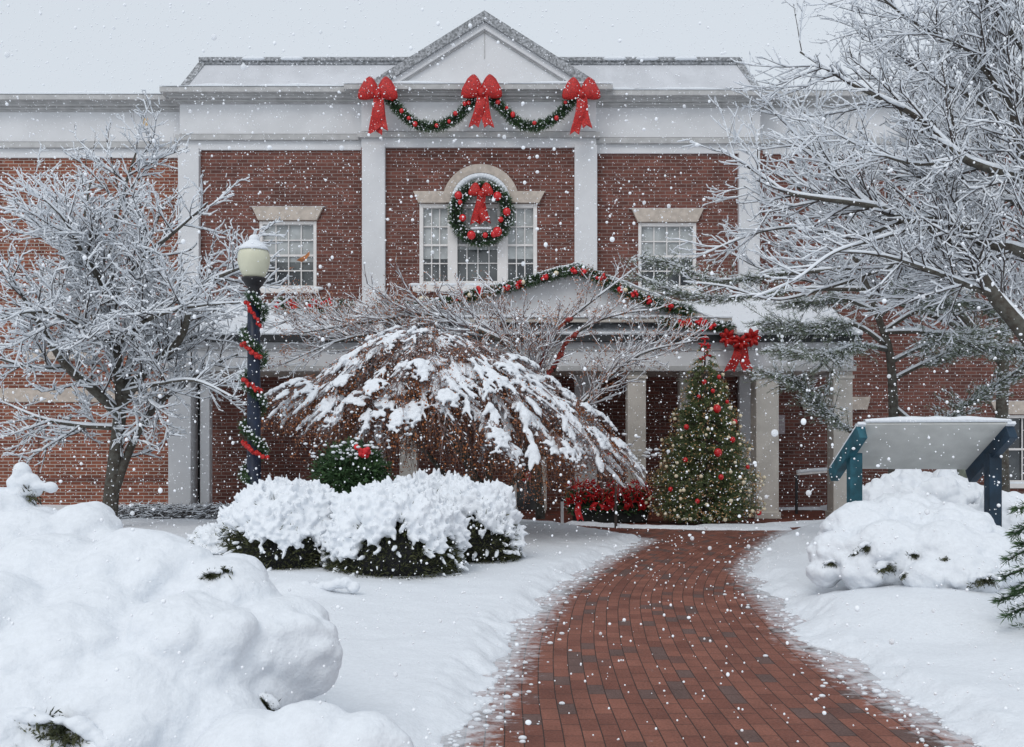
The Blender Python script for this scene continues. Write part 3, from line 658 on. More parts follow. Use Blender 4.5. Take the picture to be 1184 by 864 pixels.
# left tree --------------------------------------------------------
d = 16.6
T1 = empty('bare_tree', (PX(125, d), d, .1), 'broad bare tree covered in snow in front of the left brick wing', 'tree')
W = Wood(3)
tp = [((124, 622), (129, 570), (136, 505), (140, 455), (133, 400), (131, 340), (128, 285, .3), (140, 230, .4), (158, 175, .5))]
p, r_ = W.limb(L3(tp[0], d), .145, .016, 24); W.dress(p, r_, 1.75, 26, t0=.33, maxl=3, up=.3, gap=.13, spread=(28, 62), sub=.5)
limbs = [([(131, 572), (150, 520), (172, 480), (205, 448), (240, 425, .5), (275, 410, .8)], .085, .02, 14, .9),
 ([(139, 470), (165, 432), (200, 402, -.5), (214, 380, -.8), (228, 335, -1), (290, 305, -1.4)], .10, .018, 18, 1.1),
 ([(138, 480), (110, 452, -.3), (78, 425, -.7), (52, 385, -.9), (28, 345, -1.2), (0, 310, -1.4)], .10, .018, 18, 1.1),
 ([(135, 495), (92, 492, .2), (48, 484, .5), (5, 466, .8)], .05, .012, 11, .8),
 ([(140, 455), (155, 400, .6), (160, 345, 1), (165, 300, 1.3), (190, 235, 1.7)], .085, .014, 16, 1.1),
 ([(134, 420), (110, 370, .7), (90, 320, 1.1), (60, 275, 1.6), (35, 230, 2)], .07, .014, 16, 1.1),
 ([(131, 340), (100, 300, -.7), (75, 255, -1.3), (45, 225, -1.6)], .05, .012, 12, 1.0),
 ([(131, 345), (165, 300, -.6), (200, 270, -1.1), (240, 235, -1.5)], .055, .012, 13, 1.0),
 ([(140, 455), (180, 445, -.8), (225, 440, -1.3), (270, 460, -1.7)], .045, .010, 12, .9),
 ([(134, 400), (170, 370, -1), (220, 355, -1.8), (280, 350, -2.2)], .055, .012, 13, 1.0),
 ([(134, 400), (90, 375, -1), (45, 360, -1.8), (-5, 370, -2.2)], .055, .012, 13, 1.0),
 ([(132, 360), (112, 320, -.3), (98, 260, -.2), (106, 205, 0)], .05, .010, 12, .9),
 ([(78, 425), (40, 425, -.6), (0, 415, -.8), (-40, 400, -1)], .04, .010, 10, .9)]
for pts, a, b, n, L_ in limbs:
    p, r_ = W.limb(L3([(q[0], q[1], (q[2] if len(q) > 2 else 0)) for q in pts], d), a, b); W.dress(p, r_, L_ * 1.25, int(n * 1.05), t0=.12, maxl=3, up=.22, gap=.13, spread=(28, 62), sub=.5)
W.build(T1, snow=1.4, cover=1.05, smin=.0068)
tl = MB(); c = P(163, 146, d + .45); tl.add([c, c + (.13, .02, .02), c + (.11, .03, .16), c + (.0, .02, .15)], Q=[(0, 1, 2, 3)]); tl.build('dry_leaf', 'tanleaf', T1)
# right tree -------------------------------------------------------
d = 11.5
T2 = empty('bare_tree', (PX(1262, d), d, .2), 'large bare tree leaning in from the right edge with long snow laden limbs', 'tree')
W = Wood(8)
p, r_ = W.limb(L3([(1262, 610), (1245, 520), (1215, 430), (1184, 384), (1150, 343), (1122, 301), (1104, 278), (1058, 259), (1007, 238)], d), .17, .035, 26); W.dress(p, r_, 1.1, 14, t0=.45, maxl=3)
p, r_ = W.limb(L3([(1225, 450), (1215, 350, .5), (1200, 250, .8), (1173, 139, 1), (1150, 20, 1.2), (1130, -90, 1.3)], d), .11, .03, 20); W.dress(p, r_, 1.5, 22, t0=.15, maxl=3)
limbs = [([(1240, 330), (1184, 292), (1136, 280), (1104, 257), (1053, 252), (1007, 238), (914, 224), (882, 204), (831, 171)], .075, .008, 22, .9),
 ([(1260, 240, .2), (1184, 208), (1113, 183), (1058, 134), (984, 97), (925, 60)], .07, .012, 22, 1.1),
 ([(1150, 343), (1081, 315, -.4), (1021, 296, -.7), (960, 290, -.8)], .04, .008, 14, .9),
 ([(1007, 238), (965, 199, .2), (942, 176, .3), (905, 140, .5), (877, 106, .6)], .028, .006, 13, .8),
 ([(1113, 264), (1106, 185, .5), (1100, 130, .8), (1085, 60, 1)], .035, .008, 14, 1.0),
 ([(1173, 130, 1), (1122, 60, .7), (1076, 37, .4), (1040, 14, .2), (1000, -20)], .04, .01, 15, 1.1),
 ([(1173, 150, 1), (1120, 110, 1.4), (1060, 80, 1.8), (985, 30, 2.1)], .04, .008, 18, 1.1),
 ([(1076, 257), (1020, 275, -.5), (965, 292, -.9), (919, 324, -1.2), (870, 345, -1.3)], .026, .006, 14, .7),
 ([(1104, 278), (1050, 300, .6), (1011, 315, 1), (950, 335, 1.2), (896, 347, 1.3), (840, 332, 1.4), (790, 326, 1.5)], .030, .007, 14, .55),
 ([(1130, 310), (1080, 340, .3), (1040, 345, .6), (1000, 338, 1)], .03, .006, 10, .7),
 ([(1053, 252), (985, 275, .6), (942, 264, .9), (880, 268, 1.1), (800, 300, 1.3)], .026, .006, 14, .7),
 ([(1200, 250, .8), (1140, 220, 1.5), (1070, 215, 2), (990, 190, 2.3), (930, 170, 2.5)], .04, .008, 18, 1.0),
 ([(1205, 290, .8), (1150, 300, 1.6), (1080, 285, 2.2), (1000, 262, 2.6)], .035, .008, 15, 1.0),
 ([(1113, 183), (1060, 190, -.4), (1000, 172, -.8), (960, 150, -1)], .028, .006, 13, .8),
 ([(1184, 60, 1), (1150, 10, .6), (1100, -40, .2)], .03, .008, 10, .9)]
for pts, a, b, n, L_ in limbs:
    p, r_ = W.limb(L3(pts, d), a, b); W.dress(p, r_, L_, int(n * 1.1), t0=.06, maxl=3, up=.15, gap=.125)
W.build(T2, snow=1.15, cover=1.0, smin=.006)
# a further bare tree behind it
d = 17
T3 = empty('bare_tree', (PX(1150, d), d, .1), 'fine twigged snowy tree standing behind the large right tree', 'tree')
W = Wood(15)
p, r_ = W.limb(L3([(1160, 610), (1158, 500), (1160, 380), (1152, 260), (1140, 120), (1130, 0)], d), .13, .02, 20); W.dress(p, r_, 2.1, 34, t0=.35, maxl=3, gap=.15)
for pts, a, b, n, L_ in [([(1158, 420), (1100, 350), (1040, 290), (970, 210), (930, 130)], .07, .012, 20, 1.5), ([(1155, 330), (1100, 240), (1050, 150), (1010, 50)], .06, .012, 20, 1.5),
                         ([(1158, 400), (1190, 300), (1210, 180)], .06, .012, 10, 1.4), ([(1100, 350), (1010, 300), (930, 255), (860, 215)], .035, .008, 16, 1.1), ([(1040, 345), (960, 330), (890, 315), (840, 290)], .03, .008, 15, 1.0), ([(1040, 290), (960, 240), (880, 190), (850, 160)], .03, .008, 14, .9), ([(1156, 400), (1090, 370), (1010, 340), (930, 300), (880, 250)], .05, .012, 20, 1.3)]:
    p, r_ = W.limb(L3(pts, d), a, b); W.dress(p, r_, L_, int(n * 1.15), t0=.1, maxl=3, up=.2, gap=.15)
W.build(T3, snow=1.3, cover=1.05, smin=.008)

# ------------------------------------------------------------------ weeping maple
d = 15.4
MP = empty('weeping_maple', (PX(545, d), d, .1), 'dome shaped weeping maple with rusty leaves under thick snow', 'tree')
def dome(th, t, lay=1.0):
    """th around, t 0 centre .. 1 rim; returns position on the umbrella of branches"""
    cx, cy = PX(500, d), d
    ex = np.where(np.cos(th) > 0, 3.35, 2.45); x = cx + ex * np.cos(th) * t * lay; y = cy + 1.9 * np.sin(th) * t * lay
    top = PZ(388, d) - .55 * (1 - lay) * 2.2
    rim = np.where(np.cos(th) > 0, top - (PZ(388, d) - PZ(545, d)) * np.abs(np.cos(th)) ** .7 - 1.2 * (1 - np.abs(np.cos(th))), top - 1.15 - .35 * (1 - np.abs(np.cos(th))))
    z = top + (rim - top) * t ** 1.75
    z = z + .15 * fbm(np.stack([x * 1.0 + 3, y * 1.0, 0 * x], -1), 60)
    return np.stack([x, y, z], -1)
W = MB()
for pts, a, b in (([(545, 632), (553, 585), (540, 530), (510, 470), (480, 430), (430, 415)], .11, .03), ([(563, 628), (562, 570), (575, 510), (610, 465), (650, 455)], .10, .025),
                  ([(540, 625), (520, 560), (470, 500), (420, 470)], .06, .02), ([(565, 600), (600, 550), (640, 520), (690, 510)], .05, .018), ([(556, 560), (520, 500), (530, 440), (560, 410)], .05, .02)):
    W.tube(resample(L3(pts, d), 16), np.linspace(a, b, 16), 8)
W.build('trunk', 'bark', MP, smooth=True)
tw = MB(); lf = MB(); l2 = MB(); sb = MB(); fl = MB()
def leaves(C, n):
    cm = fbm(C * 1.3, 66) + rng.normal(size=n) * .22; Dn = rng.normal(size=(n, 3)) + np.array([0, 0, -.35]); k = cm < .16
    lf.blades(C[k], Dn[k], rng.uniform(.025, .055, k.sum()), .010); l2.blades(C[~k], Dn[~k], rng.uniform(.03, .06, (~k).sum()), .013)
NBR = 300
for i in range(NBR):
    th0 = 2 * math.pi * (i * .618034 % 1); k1 = math.sqrt(rnd.uniform(.10, 1.12)); lay = rnd.choice([1.0, 1.0, .93, .84, .72]) ; kk = rnd.uniform(.0, .35) * k1
    if math.cos(th0) > .6 and k1 > .5: lay = max(lay, .93)
    n = 14; t = np.linspace(kk, k1, n); th = th0 + .16 * np.sin(t * 4 + i) * (1 - t * .5) + rnd.gauss(0, .03)
    L = dome(th, t, np.full(n, lay)); L[:, 2] += .05 * rnd.gauss(0, 1) + .05 * np.sin(np.linspace(0, 3, n) + i)
    tw.segs(L[:-1], L[1:], np.linspace(.014, .006, n - 1), np.linspace(.013, .005, n - 1), 4)
    dirn = np.gradient(L, axis=0); dirn /= np.linalg.norm(dirn, axis=1)[:, None]
    # side sprays, feathering outwards and down
    m = 34; f = rng.uniform(1.0, n - 1.01, m); ii = f.astype(int); A0 = L[ii] + (L[ii + 1] - L[ii]) * (f - ii)[:, None]; dd_ = dirn[ii]
    side = np.cross(dd_, np.array([0, 0, 1.])); side /= np.linalg.norm(side, axis=1)[:, None]; sg = rng.choice([-1, 1], m)[:, None]
    v = dd_ * rng.uniform(.6, 1.1, m)[:, None] + side * sg * rng.uniform(.25, .8, m)[:, None]; v /= np.linalg.norm(v, axis=1)[:, None]; ln = rng.uniform(.12, .38, m)[:, None]
    A1 = A0 + v * ln * .6 + np.array([0, 0, -.02]); A2 = A1 + v * ln * .5 + np.array([0, 0, -.28]) * ln; A3 = A2 + v * ln * .2 + np.array([0, 0, -.5]) * ln
    tw.segs(A0, A1, .004, .003); tw.segs(A1, A2, .003, .0025); tw.segs(A2, A3, .0025, .0015)
    nl = 150; kx = rng.integers(0, m, nl); f2 = rng.random(nl)[:, None]; C = np.where(rng.random(nl)[:, None] < .4, A1[kx] + (A2[kx] - A1[kx]) * f2, A2[kx] + (A3[kx] - A2[kx]) * f2) + rng.normal(size=(nl, 3)) * .04 - np.array([0, 0, 1.]) * rng.uniform(-.05, .06, nl)[:, None]; leaves(C, nl)
    # snow lying along the branch and its sprays in broken streaks
    sn_w = fbm(np.stack([L[:, 0] * 1.2, L[:, 1] * 1.2, L[:, 2] * 1.6], -1), 70) + .18 * (lay > .9) + .10 * (1 - t) + .07 * math.cos(th0) * (t > .2) + rnd.gauss(0, .08)
    for j in range(n - 1):
        if sn_w[j] + rnd.gauss(0, .16) < .0 or rnd.random() < .45: continue
        ws = (.012 + .036 * min(1, max(0, sn_w[j] + .1) / .45)) * rnd.uniform(.6, 1.3); c = (L[j] + L[j + 1]) / 2 + np.array([0, 0, ws * .35]) + rng.normal(size=3) * .015; seg = np.linalg.norm(L[j + 1] - L[j]) * rnd.uniform(.5, 1)
        sb.blobs([c], [(ws * 1.05, ws * .7, seg * .72)], 2, axis=[L[j + 1] - L[j]])
        w_ = (np.abs(f - j - .5) < 1.0)
        if w_.any():
            q0, q1 = A0[w_], A1[w_]; s4 = ws * rng.uniform(.45, .95, w_.sum()); sb.blobs((q0 + q1) / 2 + np.array([0, 0, .012]), np.stack([s4, s4 * .8, np.linalg.norm(q1 - q0, axis=1) * .75], -1), 1, axis=q1 - q0)
    nf = 80; kx = rng.integers(0, m, nf); f2 = rng.random(nf)[:, None]; C = A0[kx] + (A2[kx] - A0[kx]) * f2 + rng.normal(size=(nf, 3)) * .02 + np.array([0, 0, .008]); s4 = rng.uniform(.003, .010, nf)
    fl.blobs(C, np.stack([s4, s4, s4 * rng.uniform(1, 5, nf)], -1), 1, axis=(A1 - A0)[kx])
# shelves: flat fans of twigs at different heights that carry clumpy snow, leaves hanging below
for i in range(120):
    th0 = 2 * math.pi * (i * .618034 % 1) + .3; t0_ = math.sqrt(rnd.uniform(.0, 1.0)); lay = 1.0 + rnd.uniform(-.10, .07)
    if math.sin(th0) > .35 and rnd.random() < .5: continue
    c = dome(np.array([th0]), np.array([t0_]), lay)[0]; c2 = dome(np.array([th0]), np.array([min(t0_ + .1, 1.12)]), lay)[0]; a_ = c2 - c; a_ /= np.linalg.norm(a_); a_[2] *= .75
    sd_ = np.cross(a_, np.array([0, 0, 1.])); sd_ /= np.linalg.norm(sd_); La, Wb = rnd.uniform(.24, .50), rnd.uniform(.13, .26); c = c + np.array([0, 0, rnd.uniform(-.02, .10)])
    m = 50; u_ = rng.uniform(-1, 1, m); v_ = rng.uniform(-1, 1, m); A0 = c - a_ * La + 0 * u_[:, None]; E0 = c + a_ * La * u_[:, None] + sd_ * (Wb * v_)[:, None] - np.array([0, 0, 1.]) * (.10 * (u_ ** 2 + v_ ** 2))[:, None]
    tw.segs(A0 + (E0 - A0) * .3, E0, .004, .002)
    nl = 190; kx = rng.integers(0, m, nl); C = A0[kx] + (E0 - A0)[kx] * rng.uniform(.2, 1.15, nl)[:, None] + rng.normal(size=(nl, 3)) * (.03, .03, .02) - np.array([0, 0, 1.]) * rng.uniform(.0, .16, nl)[:, None]; leaves(C, nl)
    if math.cos(th0) < .2 and -.95 < math.sin(th0) < -.3 and t0_ < .75 and rnd.random() < .5: continue
    nb_ = 150; u_ = rng.normal(size=nb_) * .45; v_ = rng.normal(size=nb_) * .5; C = c + a_ * La * u_[:, None] + sd_ * (Wb * v_)[:, None] + np.array([0, 0, 1.]) * (.02 - .10 * (u_ ** 2 + v_ ** 2))[:, None]
    k = vnoise(C * 9, 91) > -.38; s4 = rng.uniform(.014, .046, nb_) * np.exp(-.5 * (u_ ** 2 + v_ ** 2)); sb.blobs(C[k], np.stack([s4 * 1.2, s4 * 1.1, s4 * .8], -1)[k], 1)
# rusty curtain low under the crown
NH = 2600; h_th = rng.uniform(0, 2 * np.pi, NH); h_t = np.sqrt(rng.uniform(.05, .95, NH)); h0 = dome(h_th, h_t, rng.uniform(.55, .85, NH)); L_ = rng.uniform(.15, .55, NH) * np.where((np.cos(h_th) > .4) & (h_t > .4), .3, 1)
h1 = h0 + randdir(NH) * (.25 * L_)[:, None] + np.array([0, 0, -1.]) * L_[:, None]; tw.segs(h0, h1, .0035, .002)
kx = rng.integers(0, NH, 14000); C = h0[kx] + (h1 - h0)[kx] * rng.random(14000)[:, None] + rng.normal(size=(14000, 3)) * .05; leaves(C, 14000)
tw.build('branches', 'mtwig', MP, smooth=True); lf.build('foliage', 'leaf', MP); l2.build('foliage', 'leaf2', MP)
sb = remesh(sb, .016, 1, .016, 14, 3, .006, 45); sb.build('snow', 'snowsoft', MP, smooth=True); fl.build('snow', 'snowsoft', MP, smooth=True)

# twiggy tree behind the maple, its main limbs wound with red lights
d = 17.4
TW = empty('ornamental_tree', (PX(625, d), d, .1), 'low twiggy tree with two red wrapped limbs behind the maple', 'tree')
W = Wood(23)
p, r_ = W.limb(L3([(625, 600), (620, 520), (612, 455), (600, 410), (560, 385), (500, 365), (430, 372), (350, 385)], d), .09, .012, 24); W.dress(p, r_, 1.2, 52, t0=.3, maxl=3, up=.35, gap=.15)
for pts, a, b, n, L_ in [([(622, 560), (590, 480), (560, 430), (520, 400), (470, 385), (400, 392), (330, 420)], .05, .01, 26, 1.0), ([(620, 520), (690, 450), (740, 410), (800, 395)], .04, .01, 16, 1.0),
                         ([(612, 455), (540, 420, .8), (450, 410, 1), (360, 370, 1.2), (310, 380, 1.2)], .04, .01, 22, 1.0), ([(640, 430), (655, 395), (690, 372), (725, 362), (760, 358)], .035, .008, 8, .7), ([(618, 440), (635, 395), (645, 380), (680, 352), (735, 310)], .035, .008, 8, .7)]:
    p, r_ = W.limb(L3(pts, d), a, b); W.dress(p, r_, L_, int(n * 1.6), t0=.25, maxl=3, up=.3, gap=.15)
W.build(TW, twig='mtwig', snow=1.0, cover=.85, smin=.006)
A_ = np.array(W.Bp); ki = rng.integers(0, len(A_), 16000); sel = A_[ki] + rng.normal(size=(16000, 3)) * .03; cm = fbm(sel * .8, 71) > -.06; sel = sel[cm]
lf = MB(); lf.blades(sel, randdir(len(sel)), rng.uniform(.025, .055, len(sel)), .010); lf.build('foliage', 'leaf', TW)
for pts in ([(618, 440), (628, 412), (635, 395), (645, 380), (660, 368)], [(630, 440), (645, 415), (655, 395), (668, 385)]):
    q = resample(L3(pts, d - .03), 60); rl = MB(); rl.blobs(q + rng.normal(size=q.shape) * .015, rng.uniform(.03, .05, (60, 1)) * np.ones((1, 3)), 1); rl.build('light_string', 'redbark', TW, smooth=True)

# ------------------------------------------------------------------ conifer behind the info sign
d = 14.2
CT = empty('pine_tree', (PX(1033, d), d, .2), 'slender pine with grey green needles behind the information board', 'tree')
W = MB(); tps = resample(L3([(1034, 625), (1034, 540), (1033, 470), (1029, 410), (1020, 380), (1004, 335), (985, 290)], d), 22); W.tube(tps, np.linspace(.105, .03, 22), 9)
brs = [[(1030, 500), (985, 500, -.3), (945, 465, -.6), (925, 445, -.8), (885, 432, -1)], [(1031, 440), (1060, 425), (1095, 410), (1130, 398)], [(1033, 470), (1075, 500, -.2), (1105, 478, -.3), (1140, 453, -.5), (1200, 415, -.6)],
       [(1025, 400), (985, 375), (930, 380), (890, 372)], [(1020, 385), (1060, 360), (1110, 350), (1160, 362)], [(1012, 360), (970, 345, .4), (920, 350, .8)], [(1028, 420), (1070, 400, .6), (1120, 385, .9), (1180, 380, 1.2)], [(1022, 385), (1070, 385, -.6), (1130, 400, -.9), (1184, 405, -1.1)],
       [(1015, 368), (1050, 340, .3), (1085, 335, .6)], [(1004, 335), (930, 335, .3), (850, 345, .6), (790, 340, .8), (735, 318, .9)], [(990, 310), (900, 318, .8), (830, 325, 1.1), (775, 305, 1.3), (740, 298, 1.4)], [(1025, 405), (990, 400, -.7), (950, 412, -1.1), (905, 405, -1.3)]]
bl = []
for b_ in brs:
    q = resample(L3(b_, d), 14); W.tube(q, np.linspace(.035, .01, 14), 6); bl.append(q)
W.build('trunk', 'bark', CT, smooth=True)
nd = MB(); sn = MB(); tg_ = MB(); NA, NB_, SC = [], [], []
for q in bl:
    for j in range(120):
        f = rng.uniform(.3, 1) * 13; i = min(int(f), 12); base = q[i] + (q[i + 1] - q[i]) * (f - i); ax = q[i + 1] - q[i]; ax /= np.linalg.norm(ax)
        v = rng.normal(size=3) * (1, 1, .35); dr_ = ax * .8 + v * .7; dr_ /= np.linalg.norm(dr_); Lb = rng.uniform(.2, .5); e_ = base + dr_ * Lb + np.array([0, 0, -.04]); NA.append(base); NB_.append(e_)
NA, NB_ = np.array(NA), np.array(NB_); tg_.segs(NA, NB_, .006, .003); tg_.build('twigs', 'twig', CT)
NN = 60000; k = rng.integers(0, len(NA), NN); f = rng.random(NN)[:, None]; C = NA[k] + (NB_[k] - NA[k]) * f; ax = (NB_ - NA)[k]; ax /= np.linalg.norm(ax, axis=1)[:, None]
nd.blades(C, ax * .8 + randdir(NN) * .9, rng.uniform(.04, .085, NN), .0034); nd.build('foliage', 'pneedle', CT)
NN = 17000; k = rng.integers(0, len(NA), NN); f = rng.uniform(.1, 1, NN)[:, None]; C = NA[k] + (NB_[k] - NA[k]) * f + rng.normal(size=(NN, 3)) * .025 + np.array([0, 0, .02]); s_ = rng.uniform(.006, .02, NN)
sn.blobs(C, np.stack([s_ * .7, s_ * .5, s_ * 1.6], -1), 1, axis=(NB_ - NA)[k]); 
for q in bl: sn.tube(q + np.array([0, 0, .03]), np.linspace(.03, .012, 14), 6)
sn.build('snow', 'snowsoft', CT, smooth=True)
# weathered post beside it
ps_ = empty('wooden_post', (PX(1112, 13.4), 13.4, .2), 'short weathered grey post below the right half of the information board', 'post')
b = MB(); b.box(PX(1106, 13.4), PX(1118, 13.4), 13.33, 13.47, .1, 1.62); b.build('post', 'wood', ps_, bevel=.01)
b = MB(); b.blobs([(PX(1112, 13.4), 13.4, 1.65)], (.085, .085, .05), 2); b.build('snow', 'snow', ps_, smooth=True)

# ------------------------------------------------------------------ snow loaded yew shrubs in the middle
def yew(cx_px, base_py, d, rx, ry, h, n, seed, label, bare=.42, zb=None, size=(.014, .030), ln_=(1.6, 4.2), core=(.075, .075, .055), vox=.017, lump=.2, name='yew_shrub', group='snow covered shrubs on the left lawn', holes=.0, sm=1, leaf=(.05, .12), nf=9000):
    global rng
    rng = np.random.default_rng(seed)
    x0 = PX(cx_px, d); z0 = gh(x0, d) - .06 if zb is None else zb
    root = empty(name, (x0, d, z0), label, 'shrub', group)
    def surf(th, ph, k=1.0):
        r = k * (1 + lump * fbm(np.stack([np.cos(th) * 1.6 + seed, np.sin(th) * 1.6, ph * 2], -1), seed) + .07 * fbm(np.stack([np.cos(th) * 5, np.sin(th) * 5, ph * 5], -1), seed + 1))
        return np.stack([x0 + rx * np.cos(th) * np.cos(ph) ** .8 * r, d + ry * np.sin(th) * np.cos(ph) ** .8 * r, z0 + h * np.maximum(np.sin(ph), .0) ** .85 * r], -1)
    N = nf; th = rng.uniform(0, 2 * np.pi, N); ph = np.arcsin(rng.uniform(0, .9, N)); p = surf(th, ph, rng.uniform(.70, .98, N)); c0 = np.array([x0, d, z0 + h * .15])
    f = MB(); f.blades(p, (p - c0) / np.linalg.norm(p - c0, axis=1)[:, None] + randdir(N) * .7, rng.uniform(leaf[0], leaf[1], N), .007)
    f.build('foliage', 'yew', root)
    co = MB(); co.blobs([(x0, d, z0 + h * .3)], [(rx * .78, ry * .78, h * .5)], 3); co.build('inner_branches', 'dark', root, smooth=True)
    def cover(th, zz):
        e = bare + .30 * fbm(np.stack([np.cos(th) * 2.6, np.sin(th) * 2.6, 0 * th + seed], -1), seed + 3) + .10 * vnoise(np.stack([np.cos(th) * 9, np.sin(th) * 9, 0 * th], -1), seed)
        q = zz > e
        if holes: q &= ~((fbm(np.stack([np.cos(th) * 4, np.sin(th) * 4, zz * 3.2], -1), seed + 7) > .30 - holes) & (zz < .66))
        return q
    th = rng.uniform(0, 2 * np.pi, n); ph = np.arcsin(rng.uniform(.0, 1, n)); zz = np.sin(ph)
    keep = cover(th, zz) | (rng.random(n) < .05); th, ph, zz = th[keep], ph[keep], zz[keep]
    p = surf(th, ph, rng.uniform(.96, 1.06, len(th))); ax = p - np.array([x0, d, z0 + h * .05]); ax /= np.linalg.norm(ax, axis=1)[:, None]; ax = ax + rng.normal(size=ax.shape) * .28 + np.array([0, 0, .2]) + np.array([0, 0, -.9]) * (zz[:, None] < .45)
    s_ = rng.uniform(size[0], size[1], len(p)); ln = rng.uniform(ln_[0], ln_[1], len(p)); b = MB(); b.blobs(p, np.stack([s_, s_, s_ * ln], -1), 2, axis=ax)
    N2 = 900; th = rng.uniform(0, 2 * np.pi, N2); ph = np.arcsin(rng.uniform(0, 1, N2)); q = cover(th, np.sin(ph) - .07); b.blobs(surf(th[q], ph[q], .93), core, 2)
    sn = remesh(b, vox, sm, .012, 14, seed); sn.build('snow', 'snowsoft', root, smooth=True)
    return root, surf
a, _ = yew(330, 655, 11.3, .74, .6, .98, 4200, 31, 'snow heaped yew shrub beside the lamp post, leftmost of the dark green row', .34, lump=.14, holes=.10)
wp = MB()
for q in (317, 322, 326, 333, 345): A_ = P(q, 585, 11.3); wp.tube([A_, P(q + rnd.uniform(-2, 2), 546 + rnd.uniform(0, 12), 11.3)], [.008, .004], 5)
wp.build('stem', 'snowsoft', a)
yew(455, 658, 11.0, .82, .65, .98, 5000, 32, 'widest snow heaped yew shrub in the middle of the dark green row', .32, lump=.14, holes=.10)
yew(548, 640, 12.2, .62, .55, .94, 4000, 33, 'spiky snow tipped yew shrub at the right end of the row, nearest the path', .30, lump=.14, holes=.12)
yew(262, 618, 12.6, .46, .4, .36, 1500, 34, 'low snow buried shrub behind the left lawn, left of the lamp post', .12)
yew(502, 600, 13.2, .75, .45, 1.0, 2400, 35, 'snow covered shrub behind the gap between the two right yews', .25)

# ------------------------------------------------------------------ big snow covered shrubs
def mound(name, label, items, d0, voxel, seed, amp=.03, holes=(), group=None, f1=5, sm=6, mixm='snow', lump=(.17, .34, 22)):
    """items: (px, py, radius in px, depth, vertical squash)"""
    ps_ = [P(i[0], i[1], i[3]) for i in items]; rs = [i[2] / FPX * i[3] for i in items]
    c = np.mean(ps_, axis=0); root = empty(name, (c[0], c[1], gh(c[0], c[1])), label, 'shrub', group)
    b = MB(); b.blobs(ps_, np.array([(r, r * .95, r * i[4]) for r, i in zip(rs, items)]), 3); snow_parts = []
    g = np.random.default_rng(seed); lumps, lr = [], []
    for p, r, i in zip(ps_, rs, items):
        for _ in range(int(5 + r * lump[2])):
            v = g.normal(size=3); v /= np.linalg.norm(v); v[2] = abs(v[2]) * 1.0 - .15; v[1] = -abs(v[1]) if g.random() < .7 else v[1]
            lumps.append(p + v * r * np.array([1, .95, i[4]]) * .88); q = g.uniform(lump[0], lump[1]) * r; lr.append((q * 1.15, q * 1.1, q * .85))
    b.blobs(lumps, np.array(lr), 2)
    s = remesh(b, voxel, sm, amp, f1, seed, .0035, 34)
    if False:
        V = s.V[0]; 
        for (px, py, r_px, dd) in holes:
            c_ = P(px, py, dd); r_ = r_px / FPX * dd
            Dv = V - c_; scr = np.hypot(Dv[:, 0], Dv[:, 2]); scr = scr * (1 + .55 * fbm(V * 9, seed + 5)); k = sstep(1.0, .45, scr / r_) * (V[:, 1] < c_[1] + .5); V[:, 1] += k * .30
    so_ = s.build('snow', mixm, root, smooth=True)
    from mathutils.bvhtree import BVHTree
    mb_ = BVHTree.FromPolygons([v.co + root.location for v in so_.data.vertices], [p.vertices[:] for p in so_.data.polygons])
    for (px, py, r_px, *_) in holes:                       # dark leaves showing in a gap of the snow
        dv = Vector(P(px, py, 1.0)) - Vector((0, 0, CH)); dv.normalize(); hit = mb_.ray_cast(Vector((0, 0, CH)), dv)[0]
        if hit is None: continue
        c_ = np.array(hit); r_ = r_px / FPX * c_[1]; g2 = np.random.default_rng(int(px)); n_ = int(50 * r_px)
        st_ = g2.uniform(1.0, 1.9); tilt = g2.uniform(-.5, .5); p = g2.normal(size=(n_, 3)) * (r_ * .5 * st_, r_ * .22, r_ * .26); p[:, 2] += p[:, 0] * tilt - np.abs(p[:, 0]) * .35; p = c_ + p; f = MB(); f.blades(p, g2.normal(size=(n_, 3)) + np.array([0, -.5, -.3]), g2.uniform(.35, 1, n_) * min(.05, r_ * 1.1), .004); f.build('foliage', 'yew', root)
        cap = MB(); a_ = g2.uniform(-.1, np.pi + .1, 26); cap.blobs(c_ + np.stack([np.cos(a_) * r_ * 1.0 * st_, 0 * a_ - r_ * .15, np.sin(a_) * r_ * .55 + np.cos(a_) * r_ * tilt], -1) + g2.normal(size=(26, 3)) * r_ * .08, g2.uniform(.2, .42, (26, 1)) * r_ * np.array([[1.2, 1, .8]]), 2)
        remesh(cap, .008, 3, .01, 12, 5).build('snow', mixm, root, smooth=True)
    return root
def darkleaves(root, px, py, rpx, d, n=260, m='yew', L=.07):
    c = P(px, py, d); r = rpx / FPX * d
    p = c + np.random.default_rng(int(px)).normal(size=(n, 3)) * r * .45
    f = MB(); f.blades(p, rng.normal(size=(n, 3)) + np.array([0, -.5, -.3]), rng.uniform(.4, 1, n) * L, .004); f.build('foliage', m, root)
    tws = MB()
    for k in range(6): tws.tube([p[k], p[k] + rng.normal(size=3) * r * .6, p[k] + rng.normal(size=3) * r], [.005, .004, .002], 5)
    tws.build('stem', 'bark', root)
